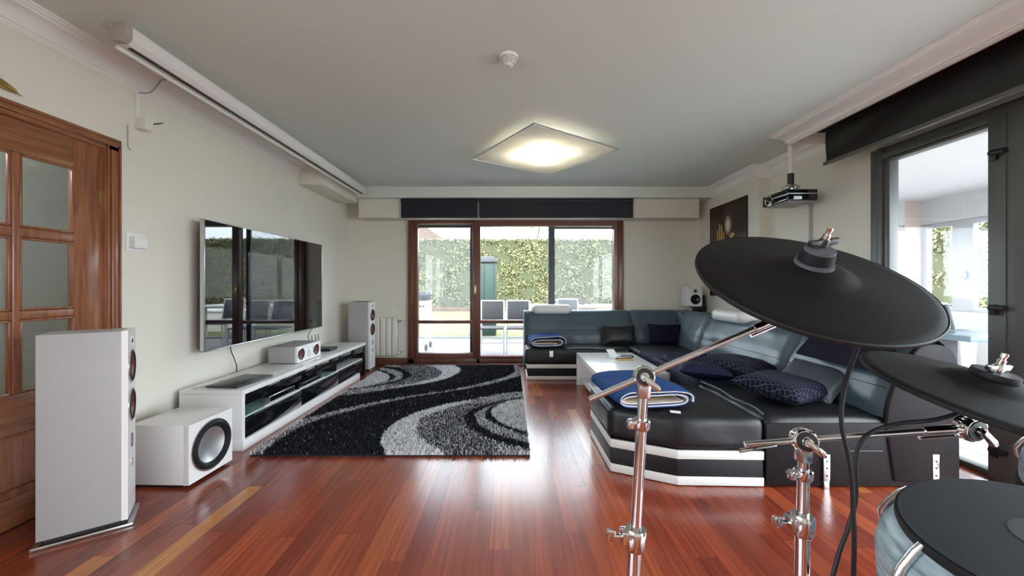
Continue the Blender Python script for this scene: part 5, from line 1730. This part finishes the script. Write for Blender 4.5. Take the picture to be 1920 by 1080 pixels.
E1 = C1 - N1 * 0.075
T1 = Vector((0.276, 0.78, 1.0156))
boom_stand('chrome boom stand carrying the large tilted cymbal pad', (0.221, 0.78, 0), T1, 0.683, 0.917, T1 - (E1 - T1).normalized() * 0.122, E1, N1, 0.021)
E2 = C2 - N2 * 0.075
T2 = Vector((0.602, 0.78, 0.885))
boom_stand('chrome boom stand with a nearly level arm carrying the lower cymbal pad', (0.59, 0.78, 0), T2, 0.712, 0.814, T2 - (E2 - T2).normalized() * 0.112, E2, N2, 0.023)
tag(G().tube([(0.468, 0.775, 0.865), (0.49, 0.776, 0.868)], 0.0045, 12).tube([(0.49, 0.776, 0.868), (0.545, 0.779, 0.874)], 0.003, 10).build('counterweight_rod', 'chrome'), 'short chrome rod end below the tail of the level boom arm', 'rod')

t2 = thing('cymbal_cable', 'black cable with red connector hanging from the large cymbal pad', 'cable', (0.565, 0.62, 1.1))
G().tube(spline([(0.560, 0.612, 1.105), (0.568, 0.645, 1.033), (0.566, 0.65, 0.969), (0.577, 0.65, 0.914), (0.584, 0.65, 0.869), (0.586, 0.65, 0.815), (0.592, 0.655, 0.733), (0.62, 0.70, 0.45), (0.66, 0.8, 0.06), (0.72, 0.9, 0.004), (0.85, 1.0, 0.004)], 10), 0.0036, 8).build('lead', 'rubber', t2)
G().tube([(0.556, 0.596, 1.14), (0.558, 0.606, 1.118), (0.560, 0.612, 1.102)], [0.005, 0.0055, 0.0035], 12).build('connector', 'red', t2)
tag(G().tube(spline([(0.83, 0.69, 0.985), (0.780, 0.66, 0.981), (0.734, 0.66, 0.968), (0.694, 0.685, 0.952), (0.647, 0.685, 0.935), (0.627, 0.685, 0.911), (0.622, 0.685, 0.875), (0.622, 0.685, 0.816), (0.608, 0.685, 0.763), (0.584, 0.685, 0.690), (0.50, 0.66, 0.45), (0.46, 0.70, 0.06), (0.42, 0.75, 0.004), (0.3, 0.85, 0.004)], 10), 0.0036, 8).build('cable', 'rubber'),
    'black cable curving from the lower cymbal pad down past the level boom arm', 'cable')


def drum(label, c, n, r, depth, group='electronic drum shells'):
    c, n = Vector(c), Vector(n).normalized()
    t2 = thing('drum', label, 'drum', c, 0, group)
    mx = frame_mx(c, n)
    G().lathe([(r - 0.004, -0.004), (r, -0.002), (r, 0.004), (r - 0.006, 0.009), (r - 0.02, 0.010), (0.0005, 0.011)], 96, mx=mx, cap=False).build('playing_surface', mat('slate_mesh_pad', (0.022, 0.027, 0.034), 0.6, bump=0.05, bscale=120), t2)
    G().lathe([(0.048, 0.0104), (0.048, 0.0116), (0.0005, 0.0118)], 48, mx=mx, cap=False).build('centre_patch', mat('grey_pad_patch', (0.06, 0.067, 0.075), 0.6), t2)
    G().lathe([(r - 0.004, 0.004), (r + 0.004, 0.002), (r + 0.006, -0.008), (r + 0.004, -0.016), (r - 0.006, -0.018)], 96, mx=mx, cap=False).build('hoop', 'rubber', t2)
    G().lathe([(r - 0.006, -0.014), (r + 0.014, -0.03), (r + 0.030, -0.055), (r + 0.036, -0.08), (r + 0.036, -depth), (r + 0.02, -depth)], 96, mx=mx, cap=False).build('shell', 'drum_wrap', t2)
    for k in range(6):
        a = 2.95 + k * PI / 3
        ca, sa = math.cos(a), math.sin(a)
        P_ = lambda rr, z: mx @ Vector((rr * ca, rr * sa, z))
        G().tube([P_(r + 0.003, -0.004), P_(r + 0.014, -0.016), P_(r + 0.034, -0.045), P_(r + 0.048, -0.075), P_(r + 0.044, -depth * .8)], [0.006, 0.007, 0.007, 0.009, 0.006], 12).build('lug', 'steel', t2)
    G().lathe([(r + 0.02, -depth), (r + 0.042, -depth), (r + 0.042, -depth - 0.02), (r + 0.02, -depth - 0.02)], 96, mx=mx, cap=False).build('bottom_hoop', 'rubber', t2)
    bot = c - n * (depth + 0.02)
    bt = G().tube([bot, Vector((bot.x, bot.y, 0.1))], 0.013, 14)
    for k in range(3):
        a = 0.4 + k * 2 * PI / 3
        bt.tube([bot, bot + Vector((r * .9 * math.cos(a), r * .9 * math.sin(a), 0.02))], 0.008, 8)
        bt.tube([Vector((bot.x, bot.y, 0.22)), Vector((bot.x + .22 * math.cos(a), bot.y + .22 * math.sin(a), 0.0))], 0.009, 8)
    bt.build('stand', 'chrome', t2)


drum('large dark drum pad with worn pale blue shell in the near right corner', (0.874, 0.609, 0.785), (-0.115, -0.059, 0.992), 0.178, 0.20)
drum('pale drum barely entering the frame at the right edge behind the large pad', (1.54, 0.95, 0.79), (-0.1, -0.1, 0.99), 0.125, 0.13)
